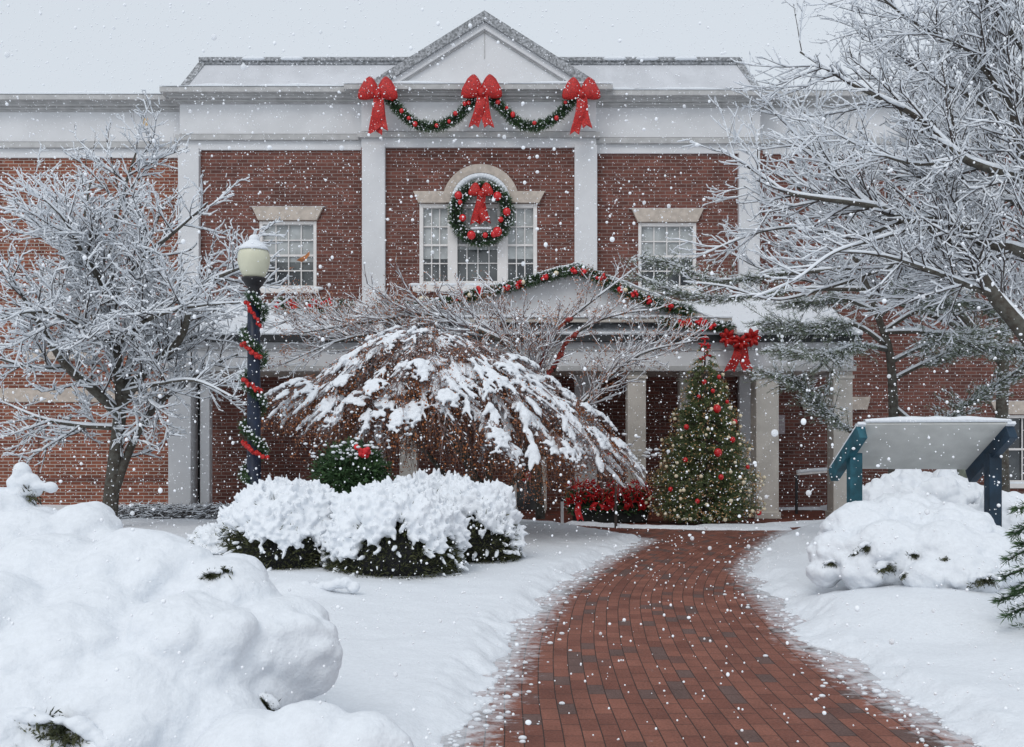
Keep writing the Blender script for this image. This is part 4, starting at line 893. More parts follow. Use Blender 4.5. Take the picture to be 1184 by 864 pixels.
# nearest, lower left
S1 = mound('snow_covered_shrub', 'huge rounded shrub buried in snow filling the lower left corner', [
    (60, 700, 95, 4.9, .9), (165, 690, 92, 4.9, .85), (255, 705, 70, 4.8, .85), (318, 752, 68, 4.6, .85), (215, 770, 95, 4.4, .9), (80, 790, 105, 4.3, .9), (-20, 760, 110, 4.4, .9), (150, 850, 120, 4.2, .9),
    (290, 800, 60, 4.5, .9), (20, 860, 100, 4.0, .9), (110, 730, 70, 4.5, .9), (270, 670, 38, 5.0, .8), (340, 720, 40, 4.7, .85), (352, 772, 38, 4.6, .85), (300, 775, 60, 4.6, .85), (240, 860, 80, 4.2, .9), (-60, 850, 120, 4.2, .9)], 4.5, .016, 19, amp=.04,
    holes=((72, 848, 30), (306, 812, 12), (243, 666, 9), (258, 660, 6)), sm=5, lump=(.12, .32, 42))
S2 = mound('snow_covered_shrub', 'low snow mound at the bottom edge between the big shrub and the open lawn', [(360, 862, 62, 3.9, .8), (420, 868, 50, 3.85, .85), (290, 880, 70, 3.9, .8), (340, 920, 90, 3.9, .8), (430, 920, 55, 3.8, .9)], 3.9, .016, 4, amp=.025)
S3 = mound('snow_covered_shrub', 'snow buried shrub at the left edge behind the huge one, with a twig on top', [(0, 612, 52, 6.0, .9), (45, 622, 42, 6.0, .9), (95, 627, 46, 5.9, .9), (30, 645, 60, 5.8, .9), (-50, 630, 70, 6.0, .9), (130, 645, 40, 5.8, .8), (105, 602, 24, 6, .9)], 6.0, .018, 5, amp=.04)
b = MB(); b.blobs([P(25, 545, 6), P(20, 560, 6), P(33, 556, 6), P(45, 562, 6), P(58, 563, 6), P(22, 572, 6), P(40, 568, 6.02), P(14, 578, 6)], np.array([(11, 11, 12), (12, 11, 13), (13, 11, 9), (11, 9, 7), (9, 8, 7.5), (14, 12, 12), (10, 9, 8), (16, 15, 14)]) / FPX * 6, 2)
remesh(b, .012, 2, .015, 14, 6).build('snow', 'snow', S3, smooth=True); darkleaves(S3, 36, 572, 9, 6.0, 140)
# right hand shrubs under the info board
GR = 'snow covered shrubs at the right of the path'
big = dict(size=(.045, .085), ln_=(1.0, 1.9), core=(.075, .075, .06), vox=.019, name='snow_covered_shrub', group=GR, sm=9, leaf=(.06, .11))
mound('snow_covered_shrub', 'wide dome of snow over a shrub in front of the information board posts', [(1000, 620, 50, 9.6, .8), (1045, 612, 54, 9.7, .8), (1095, 622, 56, 9.4, .75), (968, 642, 32, 9.3, .85), (1030, 642, 52, 9.1, .8), (1090, 645, 54, 8.9, .8), (1140, 652, 44, 8.8, .8), (1120, 668, 34, 8.5, .8), (1075, 668, 30, 8.6, .8), (1000, 662, 28, 9.0, .9), (955, 662, 20, 9.2, .9)], 9.3, .018, 27, amp=.04, f1=8, sm=3, lump=(.14, .30, 50),
    holes=((1004, 634, 8), (990, 640, 5), (962, 652, 6), (1026, 655, 10), (1058, 642, 6), (1138, 670, 10), (1046, 665, 5), (1094, 647, 4)), group=GR)
yew(1070, 610, 11.9, .95, .6, .86, 1500, 43, 'knobbly snow topped shrub behind the information board posts', .1, holes=.15, lump=.2, **big)
yew(1175, 640, 10.9, .60, .5, .66, 900, 44, 'small snowy shrub beyond the right post of the information board', .1, holes=.15, lump=.3, **big)
# small clump of snow on the lawn
b = MB(); root = empty('snow_lump', (PX(370, 9.4), 9.4, .2), 'small knuckled lump of snow on the lawn below the yew row', 'snow lump')
b.blobs([P(355 + q * 9, 676 + rnd.uniform(-4, 4), 9.2) for q in range(7)], np.array([(.07, .06, .055)] * 7), 2); remesh(b, .012, 2, .02, 16, 9).build('snow', 'snow', root, smooth=True)
rng = np.random.default_rng(77)
# scruffy bare ground-cover hedge at the wall foot
d = 19.0
hd = empty('bare_hedge', (PX(190, d), d, .1), 'low tangle of bare twigs dusted with snow at the foot of the white columns', 'hedge')
N = 2600; A_ = np.stack([rng.uniform(PX(128, d), PX(272, d), N), rng.uniform(d - .5, d + .5, N), rng.uniform(.08, .32, N)], -1); dv = randdir(N) * (1, .7, .35); b = MB(); Bp_ = A_ + dv * rng.uniform(.12, .35, N)[:, None]
b.segs(A_, Bp_, .006, .003); b.build('twigs', 'twig', hd); b = MB(); k = rng.random(N) < .6; b.segs(A_[k] + (0, 0, .012), Bp_[k] + (0, 0, .012), .011, .008, 4); b.build('snow', 'snowsoft', hd, smooth=True)
# fir boughs at the right edge
d = 7.2
fr = empty('fir_bush', (PX(1235, d), d, .2), 'green fir bush with drooping snowy boughs cut off by the right edge', 'shrub')
b = MB(); tw = MB(); sn = MB()
for (x0_, y0_, x1_, y1_, dd_) in [(1240, 600, 1172, 618, 0), (1245, 625, 1165, 648, .1), (1240, 655, 1160, 668, -.1), (1245, 680, 1155, 695, .05), (1240, 700, 1165, 712, -.15), (1240, 720, 1158, 737, 0), (1245, 640, 1180, 630, .2), (1250, 590, 1176, 590, .2), (1240, 670, 1175, 685, -.25)]:
    q = resample([P(x0_, y0_, d + dd_), P((x0_ + x1_) / 2, (y0_ + y1_) / 2 - 8, d + dd_), P(x1_, y1_, d + dd_)], 24); tw.tube(q, np.linspace(.012, .004, 24), 5)
    k = rng.integers(6, 24, 420); ax = (q[-1] - q[0]); ax /= np.linalg.norm(ax); b.blades(q[k] + rng.normal(size=(420, 3)) * .008, ax * .7 + randdir(420) * (1, .9, .45), rng.uniform(.05, .095, 420), .004)
    sn.tube(q + np.array([0, 0, .02]), np.linspace(.035, .010, 24) * (1 + .4 * fbm(q * 12, 3)), 7, sq=.7)
tw.tube([(PX(1240, d), d, .1), (PX(1238, d), d, 1.25)], [.03, .01], 8); tw.build('trunk', 'bark', fr, smooth=True); b.build('foliage', 'needle', fr); sn.build('snow', 'snowsoft', fr, smooth=True)

# ------------------------------------------------------------------ greenery, ribbons, bows
def greens(b, pts, rad, n, L=(.06, .13), W=.006, out=.9):
    pts = np.asarray(pts, float); k = rng.integers(0, len(pts) - 1, n); f = rng.random(n)[:, None]; c = pts[k] + (pts[k + 1] - pts[k]) * f
    v = randdir(n); r = rad * np.sqrt(rng.random(n)) * .8; t = pts[k + 1] - pts[k]; t /= np.linalg.norm(t, axis=1)[:, None] + 1e-9
    b.blades(c + v * r[:, None], v * out + t * rng.uniform(-.7, .7, n)[:, None], rng.uniform(L[0], L[1], n), W)
def pillow(b, k, tip, wid, thick, up, n=14, m=12, pinch=.22):
    """rounded ribbon loop from knot k to tip"""
    k, tip, up = map(lambda v: np.array(v, float), (k, tip, up)); ax = tip - k; L = np.linalg.norm(ax); ax /= L; u = up - ax * (up @ ax); u /= np.linalg.norm(u); s = np.cross(ax, u)
    rows = []
    for i in range(n + 1):
        t = i / n; wv = (pinch + (1 - pinch) * math.sin(min(t * 1.25, 1) * math.pi / 2)) * (1 - max(0, (t - .78) / .22) ** 2.2 * .55); th_ = math.sin(math.pi * min(.06 + t * .93, 1)) ** .6
        c = k + ax * L * t
        rows.append([c + u * wid / 2 * wv * math.cos(a) + s * thick / 2 * th_ * math.sin(a) * (1 + .12 * math.cos(3 * a)) for a in np.arange(m) / m * 2 * math.pi])
    V = np.array(rows).reshape(-1, 3); Q = [(i * m + j, i * m + (j + 1) % m, (i + 1) * m + (j + 1) % m, (i + 1) * m + j) for i in range(n) for j in range(m)]
    b.add(V, T=[(0, j + 1, j) for j in range(1, m - 1)] + [(n * m, n * m + j, n * m + j + 1) for j in range(1, m - 1)], Q=Q)
def tail(b, a, e, w0, w1, th=.02, n=12, sway=.03, seed=0):
    a, e = np.array(a, float), np.array(e, float); V = []
    for i in range(n + 1):
        t = i / n; c = a + (e - a) * t + np.array([sway * math.sin(t * 4 + seed), -.03 * math.sin(t * 5 + seed), 0]); w_ = w0 + (w1 - w0) * math.sin(min(1, t * 1.2) * math.pi / 2)
        cut = (w_ * .35 if i == n else 0)
        for (sx_, ty) in ((-.5, 0), (0, .0), (.5, 0), (.5, th), (0, th), (-.5, th)):
            V.append(c + np.array([sx_ * w_, ty + (.025 * math.cos(t * 6) if sx_ == 0 else 0) - .02, -0 + (cut if sx_ == 0 else -cut * .3)]))
    m = 6; b.add(V, Q=[(i * m + j, i * m + (j + 1) % m, (i + 1) * m + (j + 1) % m, (i + 1) * m + j) for i in range(n) for j in range(m)] + [(0, 1, 4, 5), (1, 2, 3, 4), (n * m, n * m + 5, n * m + 4, n * m + 1), (n * m + 1, n * m + 4, n * m + 3, n * m + 2)])
def bow(c, s, label, tails, group=None, loops=((-1, .50), (1, .50)), L=.55, W_=.62, fuzzy=False):
    """c knot centre; s scale = overall half-width"""
    c = np.array(c, float); root = empty('bow', c, label, 'bow', group)
    for sg, upv in loops:
        b = MB(); v = np.array([sg * .94, -.10, upv]); pillow(b, c + v * .04 * s, c + v * s * 1.0, W_ * s * 2.35, .5 * s, (-sg * .3, 0, 1), pinch=.32); b.build('loop', 'red', root, smooth=True)
    b = MB(); b.blobs([c + (0, -.16 * s, 0)], [(.2 * s, .17 * s, .24 * s)], 3); b.build('knot', 'red', root, smooth=True)
    for i, (dx, dz, w0, w1) in enumerate(tails):
        b = MB(); tail(b, c + np.array([dx * .1 * s, -.05 * s, -.1 * s]), c + np.array([dx * s, -.02 * s, dz * s]), w0 * s, w1 * s, seed=i * 2); b.build('tail', 'red', root, smooth=False)
    return root
dB = YB - .62
GB = 'red bows on the pediment'
bow(P(437, 110, dB), .40, 'red bow at the left end of the pediment garland, its two tails run together', [(-.12, -2.2, .42, .80), (.24, -2.0, .4, .75)], GB)
bow(P(557, 108, dB), .41, 'red bow at the centre of the pediment garland with two spread tails', [(-.40, -1.85, .42, .56), (.45, -1.9, .42, .56)], GB)
bow(P(672, 110, dB), .385, 'red bow at the right end of the pediment garland with short split tails', [(-.34, -2.3, .42, .56), (.40, -1.95, .42, .56)], GB)
def ornaments(root, pts, r, name='ornament', m='bauble', sub=2):
    for p_ in pts:
        b = MB(); rr = r * rnd.uniform(.75, 1.25); b.blobs([p_], [(rr, rr, rr * rnd.uniform(.95, 1.25))], sub); b.build(name, m, root, smooth=True)
def swag(pix, d, label, orn):
    q = resample(L3(pix, d), 60); root = empty('garland', q[30], label, 'garland', 'garlands swagged under the pediment')
    b = MB(); greens(b, q, .10, 5200, (.07, .14), .007); b.build('greenery', 'needle', root)
    s = MB(); s.tube(q, .045, 6); s.build('wire', 'dark', root)
    ornaments(root, [q[i] + np.array([rnd.uniform(-.03, .03), -.12, rnd.uniform(-.07, .07)]) for i in orn], .05)
    f = MB(); k = rng.integers(0, 60, 260); s_ = rng.uniform(.008, .02, 260); f.blobs(q[k] + randdir(260) * .11 + (0, -.02, .03), np.stack([s_, s_, s_], -1), 1); f.build('snow', 'snowsoft', root, smooth=True)
swag([(448, 112), (460, 126), (478, 142), (500, 147), (522, 140), (538, 126), (548, 113)], dB + .18, 'left swag of green garland with red baubles under the pediment', (4, 12, 17, 21, 33, 40, 44, 52, 55))
swag([(568, 113), (582, 127), (600, 143), (620, 146), (640, 138), (655, 124), (664, 113)], dB + .18, 'right swag of green garland with red baubles under the pediment', (6, 12, 17, 30, 43, 52))
# wreath
dW = YB - .22; wc = P(556.5, 247, dW); r_m = 30.5 / FPX * dW
wr_ = empty('wreath', wc, 'round green wreath with red baubles and a red bow over the arched window', 'wreath')
an = np.linspace(0, 2 * np.pi, 90); ring = wc + np.stack([np.cos(an) * r_m, 0 * an, np.sin(an) * r_m], -1)
b = MB(); greens(b, ring, .15, 9000, (.07, .14), .007, 1.0); b.build('greenery', 'needle', wr_); b = MB(); b.tube(ring, .08, 8); b.build('ring', 'dark', wr_)
for (px, py, rp) in [(530, 226, 5), (532, 234, 3), (575, 227, 5.5), (586, 245, 5), (579, 254, 3.5), (535, 252, 4.5), (545, 272, 5.5), (561, 272, 3.5), (575, 268, 6), (571, 271, 4)]:
    b = MB(); c = P(px, py, dW - .17); r_ = rp / FPX * dW * .9; b.blobs([c], [(r_, r_, r_ * 1.05)], 3); b.build('ornament', 'bauble', wr_, smooth=True)
b = MB(); c = P(556, 224, dW - .2)
for sg in (-1, 1): pillow(b, c, c + np.array([sg * .24, -.03, .14]), .34, .14, (0, 0, 1))
tail(b, c, P(551, 259, dW - .14), .18, .23, seed=1); tail(b, c, P(561, 258, dW - .14), .18, .22, seed=3); b.blobs([c + (0, -.06, -.03)], [(.08, .07, .09)], 2); b.build('ribbon', 'red', wr_, smooth=True)
b = MB(); k = rng.integers(0, 90, 300); s_ = rng.uniform(.01, .03, 300); b.blobs(ring[k] + randdir(300) * .13 + (0, -.04, .03), np.stack([s_, s_, s_], -1), 1); b.blobs([P(x, 264 + abs(x - 557) * .04, dW - .08) for x in range(546, 570, 3)], (.05, .04, .03), 2); b.build('snow', 'snowsoft', wr_, smooth=True)
# porch bow, big and fluffy
bc_ = P(855, 398, PD - .3); pb = empty('bow', bc_, 'large fluffy red bow hanging from the porch gutter right of the fir tree', 'bow')
for (cx_, cz_, r_) in ((-14, 5, 8), (14, 5, 8)):
    b = MB(); c = bc_ + np.array([cx_, 0, cz_ + 2]) / FPX * PD
    for q in range(7):
        a_ = q / 7 * 2 * math.pi; pillow(b, c, c + np.array([math.cos(a_) * .17, -.08 - .03 * (q % 2), math.sin(a_) * .19]), .16, .11, (0, -1, .1), 8, 8)
    b.build('loop', 'red', pb, smooth=True)
b = MB()
for q in range(7): a_ = q / 7 * 2 * math.pi + .3; c = bc_ + (0, -.03, .03); pillow(b, c, c + np.array([math.cos(a_) * .19, -.13, math.sin(a_) * .14]), .15, .10, (0, -1, .1), 8, 8)
b.build('knot', 'red', pb, smooth=True)
for sg in (-1, 1): b = MB(); tail(b, bc_ + (sg * .05, -.03, -.05), bc_ + (sg * .19, -.02, -.56), .12, .22, seed=sg + 1); b.build('tail', 'red', pb)
# garlands on the porch
def garland(pix, d, rad, n, label, red, cream=(), reach=0, group='garlands along the porch roof'):
    q = resample([P(a[0], a[1], a[2] if len(a) > 2 else d) for a in pix], 60); root = empty('garland', q[30], label, 'garland', group)
    b = MB(); greens(b, q, rad, n, (.06, .12), .007); b.build('greenery', 'needle', root)
    for i in red:
        c = q[i] + np.array([rnd.uniform(-.03, .03), -rad * .9, rnd.uniform(-rad, rad) * .5]); b = MB(); b.blobs(c + rng.normal(size=(9, 3)) * .035, rng.uniform(.025, .045, (9, 1)) * np.ones((1, 3)), 2); b.build('berries', 'flower', root, smooth=True)
    for i in cream: b = MB(); b.blobs([q[i] + np.array([0, -rad, 0])], [(.055, .055, .05)], 2); b.build('ornament', 'bulb', root, smooth=True)
    s = MB(); k = rng.integers(0, 60, 350); s_ = rng.uniform(.01, .03, 350); s.blobs(q[k] + randdir(350) * rad + (0, -.02, .04), np.stack([s_, s_, s_ * .7], -1), 1); s.build('snow', 'snowsoft', root, smooth=True)
YQ = YG - .08
garland([(505, 352), (540, 343), (570, 336), (610, 326), (650, 315), (668, 312)], YQ, .10, 4600, 'green garland on the left slope of the porch gable with red berries', (10, 18, 29, 34, 45, 58), (14, 36, 50))
garland([(668, 312), (690, 320), (715, 333), (745, 346), (775, 355), (800, 360)], YQ, .10, 4600, 'green garland on the right slope of the porch gable with red berries', (2, 12, 22, 29, 37, 48), (25,))
garland([(318, 352), (336, 351), (360, 353), (405, 354)], 21.2, .14, 3600, 'short green garland with red flowers on the porch roof below the left window', (3, 12, 17, 27, 33, 38, 44))
garland([(436, 353), (455, 354), (478, 354), (505, 352)], 21.2, .12, 2200, 'short dark garland with one red flower on the porch roof beside the pilaster', (22, 48))
garland([(762, 372), (790, 374), (815, 376), (845, 378)], PD - .28, .08, 2400, 'green garland hung along the porch gutter left of the fluffy bow', (18, 24, 30, 36, 41))
garland([(880, 379), (905, 380), (950, 381), (985, 383)], PD - .28, .06, 1800, 'dark garland along the porch gutter right of the fluffy bow', ())
b = MB(); b.blobs([P(490, 347, 21.7), P(487, 349, 21.7)], [(.14, .1, .1), (.1, .1, .08)], 2); o = b.build('lantern', 'bulb', None, smooth=True)
cb_ = empty('round_lantern', P(490, 350, 21.7), 'pale round lantern on the porch roof under the centre window', 'lantern'); o.parent = cb_; o.location = -cb_.location
# ------------------------------------------------------------------ lamp post
d = 13.2; lxp = PX(293.5, d); gz_ = gh(lxp, d)
LP = empty('street_lamp', (lxp, d, gz_), 'navy lamp post with pale acorn globe and snow cap', 'street lamp')
Zl = lambda py: PZ(py, d); s_ = d / FPX
b = MB(); b.revolve([(.001, Zl(339)), (.085, Zl(339)), (.088, Zl(420)), (.098, gz_ + .75), (.13, gz_ + .70), (.15, gz_ + .55), (.16, gz_ + .3), (.20, gz_ + .22), (.21, gz_ - .05), (.001, gz_ - .05)], (lxp, d), 20); b.build('pole', 'navy', LP, smooth=True)
b = MB(); b.revolve([(.001, Zl(340)), (.07, Zl(341)), (.10, Zl(338)), (.075, Zl(334)), (.115, Zl(330)), (.145, Zl(326)), (.165, Zl(324)), (.165, Zl(321.5)), (.001, Zl(321.5))], (lxp, d), 20); b.build('collar', 'black', LP, smooth=True)
b = MB(); b.revolve([(.12, Zl(322)), (.155, Zl(319)), (.188, Zl(313)), (.214, Zl(306)), (.222, Zl(300)), (.214, Zl(294)), (.186, Zl(288)), (.13, Zl(283.5)), (.001, Zl(281))], (lxp, d), 28); b.build('globe', 'globe', LP, smooth=True)
b = MB(); b.revolve([(.15, Zl(289)), (.212, Zl(290.5)), (.196, Zl(287)), (.14, Zl(282)), (.085, Zl(279)), (.07, Zl(278)), (.001, Zl(277))], (lxp, d), 24)
b.blobs([(lxp, d, Zl(282)), (lxp + .005, d, Zl(277)), (lxp, d, Zl(287))], [(.11, .11, .05), (.075, .075, .07), (.14, .14, .03)], 3); v_ = b.V[0]; b.build('snow', 'snow', LP, smooth=True)
gl_ = empty('garland', (lxp, d, Zl(450)), 'green garland with red ribbon spiralling down the lamp post', 'garland')
def hx(t): a_ = -1.9 + t * 2 * math.pi * 4.0; return np.array([lxp + .13 * math.cos(a_) * 1.05, d + .13 * math.sin(a_), Zl(342) + (Zl(556) - Zl(342)) * t])
hq = np.array([hx(t) for t in np.linspace(0, 1, 160)]); b = MB(); greens(b, hq, .04, 5200, (.04, .095), .0055); b.build('greenery', 'needle', gl_)
for (x0_, y0_, x1_, y1_) in [(286, 350, 305, 381), (281, 398, 304, 414), (282, 439, 303, 452), (280, 511, 309, 531)]:
    q = resample([P(x0_, y0_, d - .12), P((x0_ * .55 + x1_ * .45), (y0_ * .5 + y1_ * .5) + 1, d - .2), P(x1_, y1_, d - .13)], 14); rb = MB()
    for i in range(13): rb.blobs([q[i] + rng.normal(size=3) * .012], [rng.uniform(.022, .042, 3)], 2)
    rb.build('ribbon', 'red', gl_, smooth=True)
b = MB(); k = rng.integers(0, 160, 300); r3 = rng.uniform(.008, .022, 300); b.blobs(hq[k] + randdir(300) * .07 + (0, -.02, .03), np.stack([r3, r3, r3], -1), 1); b.build('snow', 'snowsoft', gl_, smooth=True)
# three snow globes hanging beside the post are big flakes: part of the snowfall below
# ------------------------------------------------------------------ information board
d = 10.3
IB = empty('information_board', (PX(1068, d), d, .35), 'slanted information board seen from behind on teal and navy posts', 'sign')
u = d / FPX
xL, xR = PX(988, d), PX(1148, 10.0); dL, dR = 10.3, 10.0
lowL, hiL = np.array((PX(964, 10.68), 10.68, PZ(538, 10.68))), np.array((PX(1014, 9.95), 9.95, PZ(489, 9.95)))
off_ = np.array((xR - xL - .04, dR - dL, 0)); 
lowR, hiR = lowL + off_, hiL + off_
lowL = np.array((xL - .03, dL + .44, 1.27)); hiL = np.array((xL + .0, dL - .36, 1.755)); lowR = lowL + off_; hiR = hiL + off_
def post(name, x, y, m):
    b = MB(); b.box(x - .066, x + .066, y - .06, y + .06, *(.2, 1.49)); o = b.build(name, m, IB, bevel=.006); return o
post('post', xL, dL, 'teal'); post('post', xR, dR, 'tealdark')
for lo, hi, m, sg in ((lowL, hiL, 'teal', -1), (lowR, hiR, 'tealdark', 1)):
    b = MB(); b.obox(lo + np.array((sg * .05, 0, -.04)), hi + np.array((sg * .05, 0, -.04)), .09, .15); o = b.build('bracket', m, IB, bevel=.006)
    s = MB(); s.obox(lo + np.array((sg * .05, 0, .05)), hi + np.array((sg * .05, 0, .05)), .085, .03); s.build('snow', 'snow', o)
b = MB(); nL, nR = lowL + np.array((-.02, 0, .035)), lowR + np.array((.04, 0, .035)); hL, hR = hiL + np.array((-.02, -.0, .035)), hiR + np.array((.04, 0, .035))
th_ = np.array((0, .03, .04)); V_ = [nL, nR, hR, hL, nL + th_, nR + th_, hR + th_, hL + th_]
b.add(V_, Q=[(0, 3, 2, 1), (4, 5, 6, 7), (0, 1, 5, 4), (1, 2, 6, 5), (2, 3, 7, 6), (3, 0, 4, 7)]); b.build('panel', 'panelback', IB, bevel=.004)
b = MB(); k = 40; V_ = []
for i in range(k + 1):
    t = i / k; a_ = hL + (hR - hL) * t; e_ = nL + (nR - nL) * t; hh = .045 * (.8 + .5 * fbm(np.array([[t * 7, 0, 0.]]), 12)[0]) * min(1, 6 * min(t, 1 - t) + .35)
    for (f_, zz, yy) in ((0, .02, 0.0), (0, .035, -.02), (0, .04 + hh, .01), (.06, .045 + hh, .03), (.5, .05 + hh, .03), (1, .05, .03)): V_.append(a_ + (e_ - a_) * f_ + np.array((0, yy, zz)))
b.add(V_, Q=[(i * 6 + j, (i + 1) * 6 + j, (i + 1) * 6 + j + 1, i * 6 + j + 1) for i in range(k) for j in range(5)]); b.build('snow', 'snow', IB, smooth=True)
# ------------------------------------------------------------------ christmas tree
d = 18.7; c0 = P(815, 604, d); z0 = c0[2]
XT = empty('christmas_tree', (c0[0], d, 0), 'decorated christmas tree with red and cream baubles in front of the porch', 'christmas tree')
H = PZ(400, d) - z0; RB = 69 / FPX * d
def cone(t, a, k=1.0):
    r = RB * (1 - t) ** .82 * k * (1 + .13 * math.sin(t * 34) * (1 - t)) + .05
    r = r * (1 - .55 * max(0, .10 - t) / .10 * .8)
    return np.array([c0[0] + r * math.cos(a), d + r * math.sin(a), z0 + .06 + H * t])
b = MB(); NB2 = 1500; A_, E_ = [], []
for i in range(NB2):
    t = 1 - math.sqrt(rnd.random()); t = min(t, .985); a_ = rnd.uniform(0, 2 * math.pi); k_ = rnd.uniform(.62, 1.06); e_ = cone(t, a_, k_); s0 = np.array([c0[0], d, e_[2] + .04]); A_.append(s0 + (e_ - s0) * .35); E_.append(e_ + (0, 0, -.03))
A_, E_ = np.array(A_), np.array(E_); b.segs(A_, E_, .006, .003); b.tube([(c0[0], d, 0), (c0[0], d, z0 + H)], [.06, .015], 8); b.build('trunk', 'bark', XT, smooth=True)
n_ = 80000; k = rng.integers(0, NB2, n_); f = rng.uniform(.15, 1, n_)[:, None]; ax = (E_ - A_)[k]; ax /= np.linalg.norm(ax, axis=1)[:, None]; b = MB(); b.blades(A_[k] + (E_ - A_)[k] * f, ax * .8 + randdir(n_) * .8 + (0, 0, -.1), rng.uniform(.04, .09, n_), .0045); b.build('foliage', 'xneedle', XT)
bl_ = MB()
for t, a_ in [(.62, -1.4), (.38, -1.5), (.80, -1.0), (.77, -1.8), (.66, -.9), (.30, -.7), (.34, -2.2), (.18, -2.4), (.52, -2.3), (.55, -.8), (.69, -2.0), (.05, -.55), (.12, -1.9), (.45, -1.1), (.25, -1.5), (.72, -1.45)]:
    b = MB(); r_ = .075 if (t, a_) in ((.62, -1.4), (.38, -1.5)) else rnd.uniform(.035, .055); b.blobs([cone(t, a_, 1.05)], [(r_, r_, r_ * 1.1)], 3); b.build('bauble', 'bauble', XT, smooth=True)
for i in range(84):
    t = (1 - math.sqrt(rnd.random())) * .92; a_ = rnd.uniform(-math.pi, 0) if i < 72 else rnd.uniform(0, math.pi); b = MB(); r_ = rnd.uniform(.022, .04); b.blobs([cone(t, a_, 1.06)], r_, 2); b.build('light_bulb', 'bulb', XT, smooth=True)
b = MB(); sn = MB()
for i in range(2200):
    t = (1 - math.sqrt(rnd.random())); a_ = rnd.uniform(0, 2 * math.pi); p = cone(min(t, .96), a_, rnd.uniform(.92, 1.06)); b.blades([p], [rng.normal(size=3)], .06, .010)
b.build('ribbon', 'gold', XT)
for i in range(350): t = (1 - math.sqrt(rnd.random())); sn.blobs([cone(min(t, .97), rnd.uniform(0, 2 * math.pi), rnd.uniform(.98, 1.08)) + (0, 0, .02)], [rng.uniform(.008, .02, 3)], 1)
sn.build('snow', 'snowsoft', XT, smooth=True)
b = MB()
for (px, py) in ((815, 392), (812, 398), (818, 400), (814, 407), (818, 411), (812, 416)):
    c = P(px, py, d - .07)
    for q in range(7): v = randdir(1)[0]; v[1] = -abs(v[1]) * .6; pillow(b, c, c + v * .09, .055, .03, (0, -1, .2), 6, 6)
b.build('topper', 'flower', XT, smooth=True)
# ------------------------------------------------------------------ poinsettia planter, stake, small things
d = 19.2
PT = empty('planter', (PX(702, d), d, 0), 'long dark planter brimming with red poinsettias beside the christmas tree', 'planter')
x0_, x1_ = PX(657, d), PX(750, d)
b = MB(); b.box(x0_ + .1, x1_ - .05, d - .18, d + .25, 0, .42); b.build('trough', 'planter', PT, bevel=.02)
b = MB(); n_ = 1500; p = np.stack([rng.uniform(x0_, x1_, n_), rng.uniform(d - .3, d + .3, n_), rng.uniform(.2, .62, n_)], -1); b.blades(p, randdir(n_) + (0, -.3, .1), rng.uniform(.08, .15, n_), .022); b.build('leaves', 'needle', PT)
for i in range(60):
    c = np.array([x0_ + (x1_ - x0_) * (i + rnd.random()) / 60, d - .3 + rnd.uniform(-.08, .2), rnd.uniform(.40, .80)]); b = MB()
    for q in range(8): v = randdir(1)[0]; v[1] = -abs(v[1]) * .5; v /= np.linalg.norm(v); pillow(b, c, c + v * rnd.uniform(.10, .15), .075, .02, (0, -1, .3), 6, 6)
    b.build('flower', 'flower', PT, smooth=True)
for i in (3, 8, 14, 19, 24, 11):
    c = np.array([x0_ + (x1_ - x0_) * (i + .5) / 28, d - .30, .42]); b = MB(); tail(b, c, c + (0, 0, -.36 if i == 3 else -.16), .11, .13, seed=i); b.build('ribbon', 'flower', PT)
b = MB(); b.blobs([(x0_ + (x1_ - x0_) * rnd.random(), d + rnd.uniform(-.3, .2), rnd.uniform(.66, .8)) for i in range(40)], (.035, .03, .018), 2); b.build('snow', 'snowsoft', PT, smooth=True)
sb_ = empty('snowy_bush', (PX(715, 17.9), 17.9, .2), 'small drooping bush with snow and red berries at the right tip of the maple', 'shrub')
b = MB(); tw = MB(); sn = MB(); cc = P(712, 522, 17.9)
for i in range(150):
    e_ = cc + rng.normal(size=3) * (.34, .2, .12) + (0, 0, -.05); tw.segs([cc + (0, 0, -.2)], [e_], .004, .002); 
    s3 = rng.uniform(.02, .05); sn.blobs([e_], [(s3 * 1.6, s3, s3 * .7)], 1)
tw.tube([(cc[0], cc[1], 0), cc], [.03, .015], 6); tw.build('stem', 'twig', sb_); remesh(sn, .02, 1, .01, 10, 3).build('snow', 'snowsoft', sb_, smooth=True)
b = MB(); b.blobs(cc + rng.normal(size=(30, 3)) * (.25, .05, .08) + (-.1, -.28, .02), (.04, .03, .03), 1); b.build('berries', 'flower', sb_, smooth=True)
sk = empty('marker_stake', (PX(650, 17.2), 17.2, 0), 'thin white marker stake in the snow beside the path', 'stake')
b = MB(); b.box(PX(648.3, 17.2), PX(651.7, 17.2), 17.18, 17.22, 0, PZ(580, 17.2)); b.build('post', 'frame', sk, bevel=.004); b = MB(); b.blobs([P(650, 578, 17.2)], (.03, .03, .03), 2); b.build('cap', 'black', sk, smooth=True)
hl = empty('holly_bush', (PX(408, 13.6), 13.6, .1), 'dark green holly bush with a red flower behind the yew row', 'shrub')
cc = P(406, 550, 13.6); n_ = 7000; v = randdir(n_) * (rng.random(n_) ** .4)[:, None] * (.52, .4, .46) * (1 + .3 * fbm(randdir(n_) * 2, 5))[:, None]; b = MB(); b.blades(cc + v, v + randdir(n_) * .3, rng.uniform(.05, .1, n_), .014); b.build('foliage', 'needle', hl)
b = MB(); b.tube([(cc[0], cc[1], 0), cc], [.04, .02], 6); b.build('stem', 'bark', hl); b = MB(); b.blobs(P(421, 521, 13.2) + rng.normal(size=(14, 3)) * .04, (.04, .04, .04), 2); b.build('flower', 'flower', hl, smooth=True)
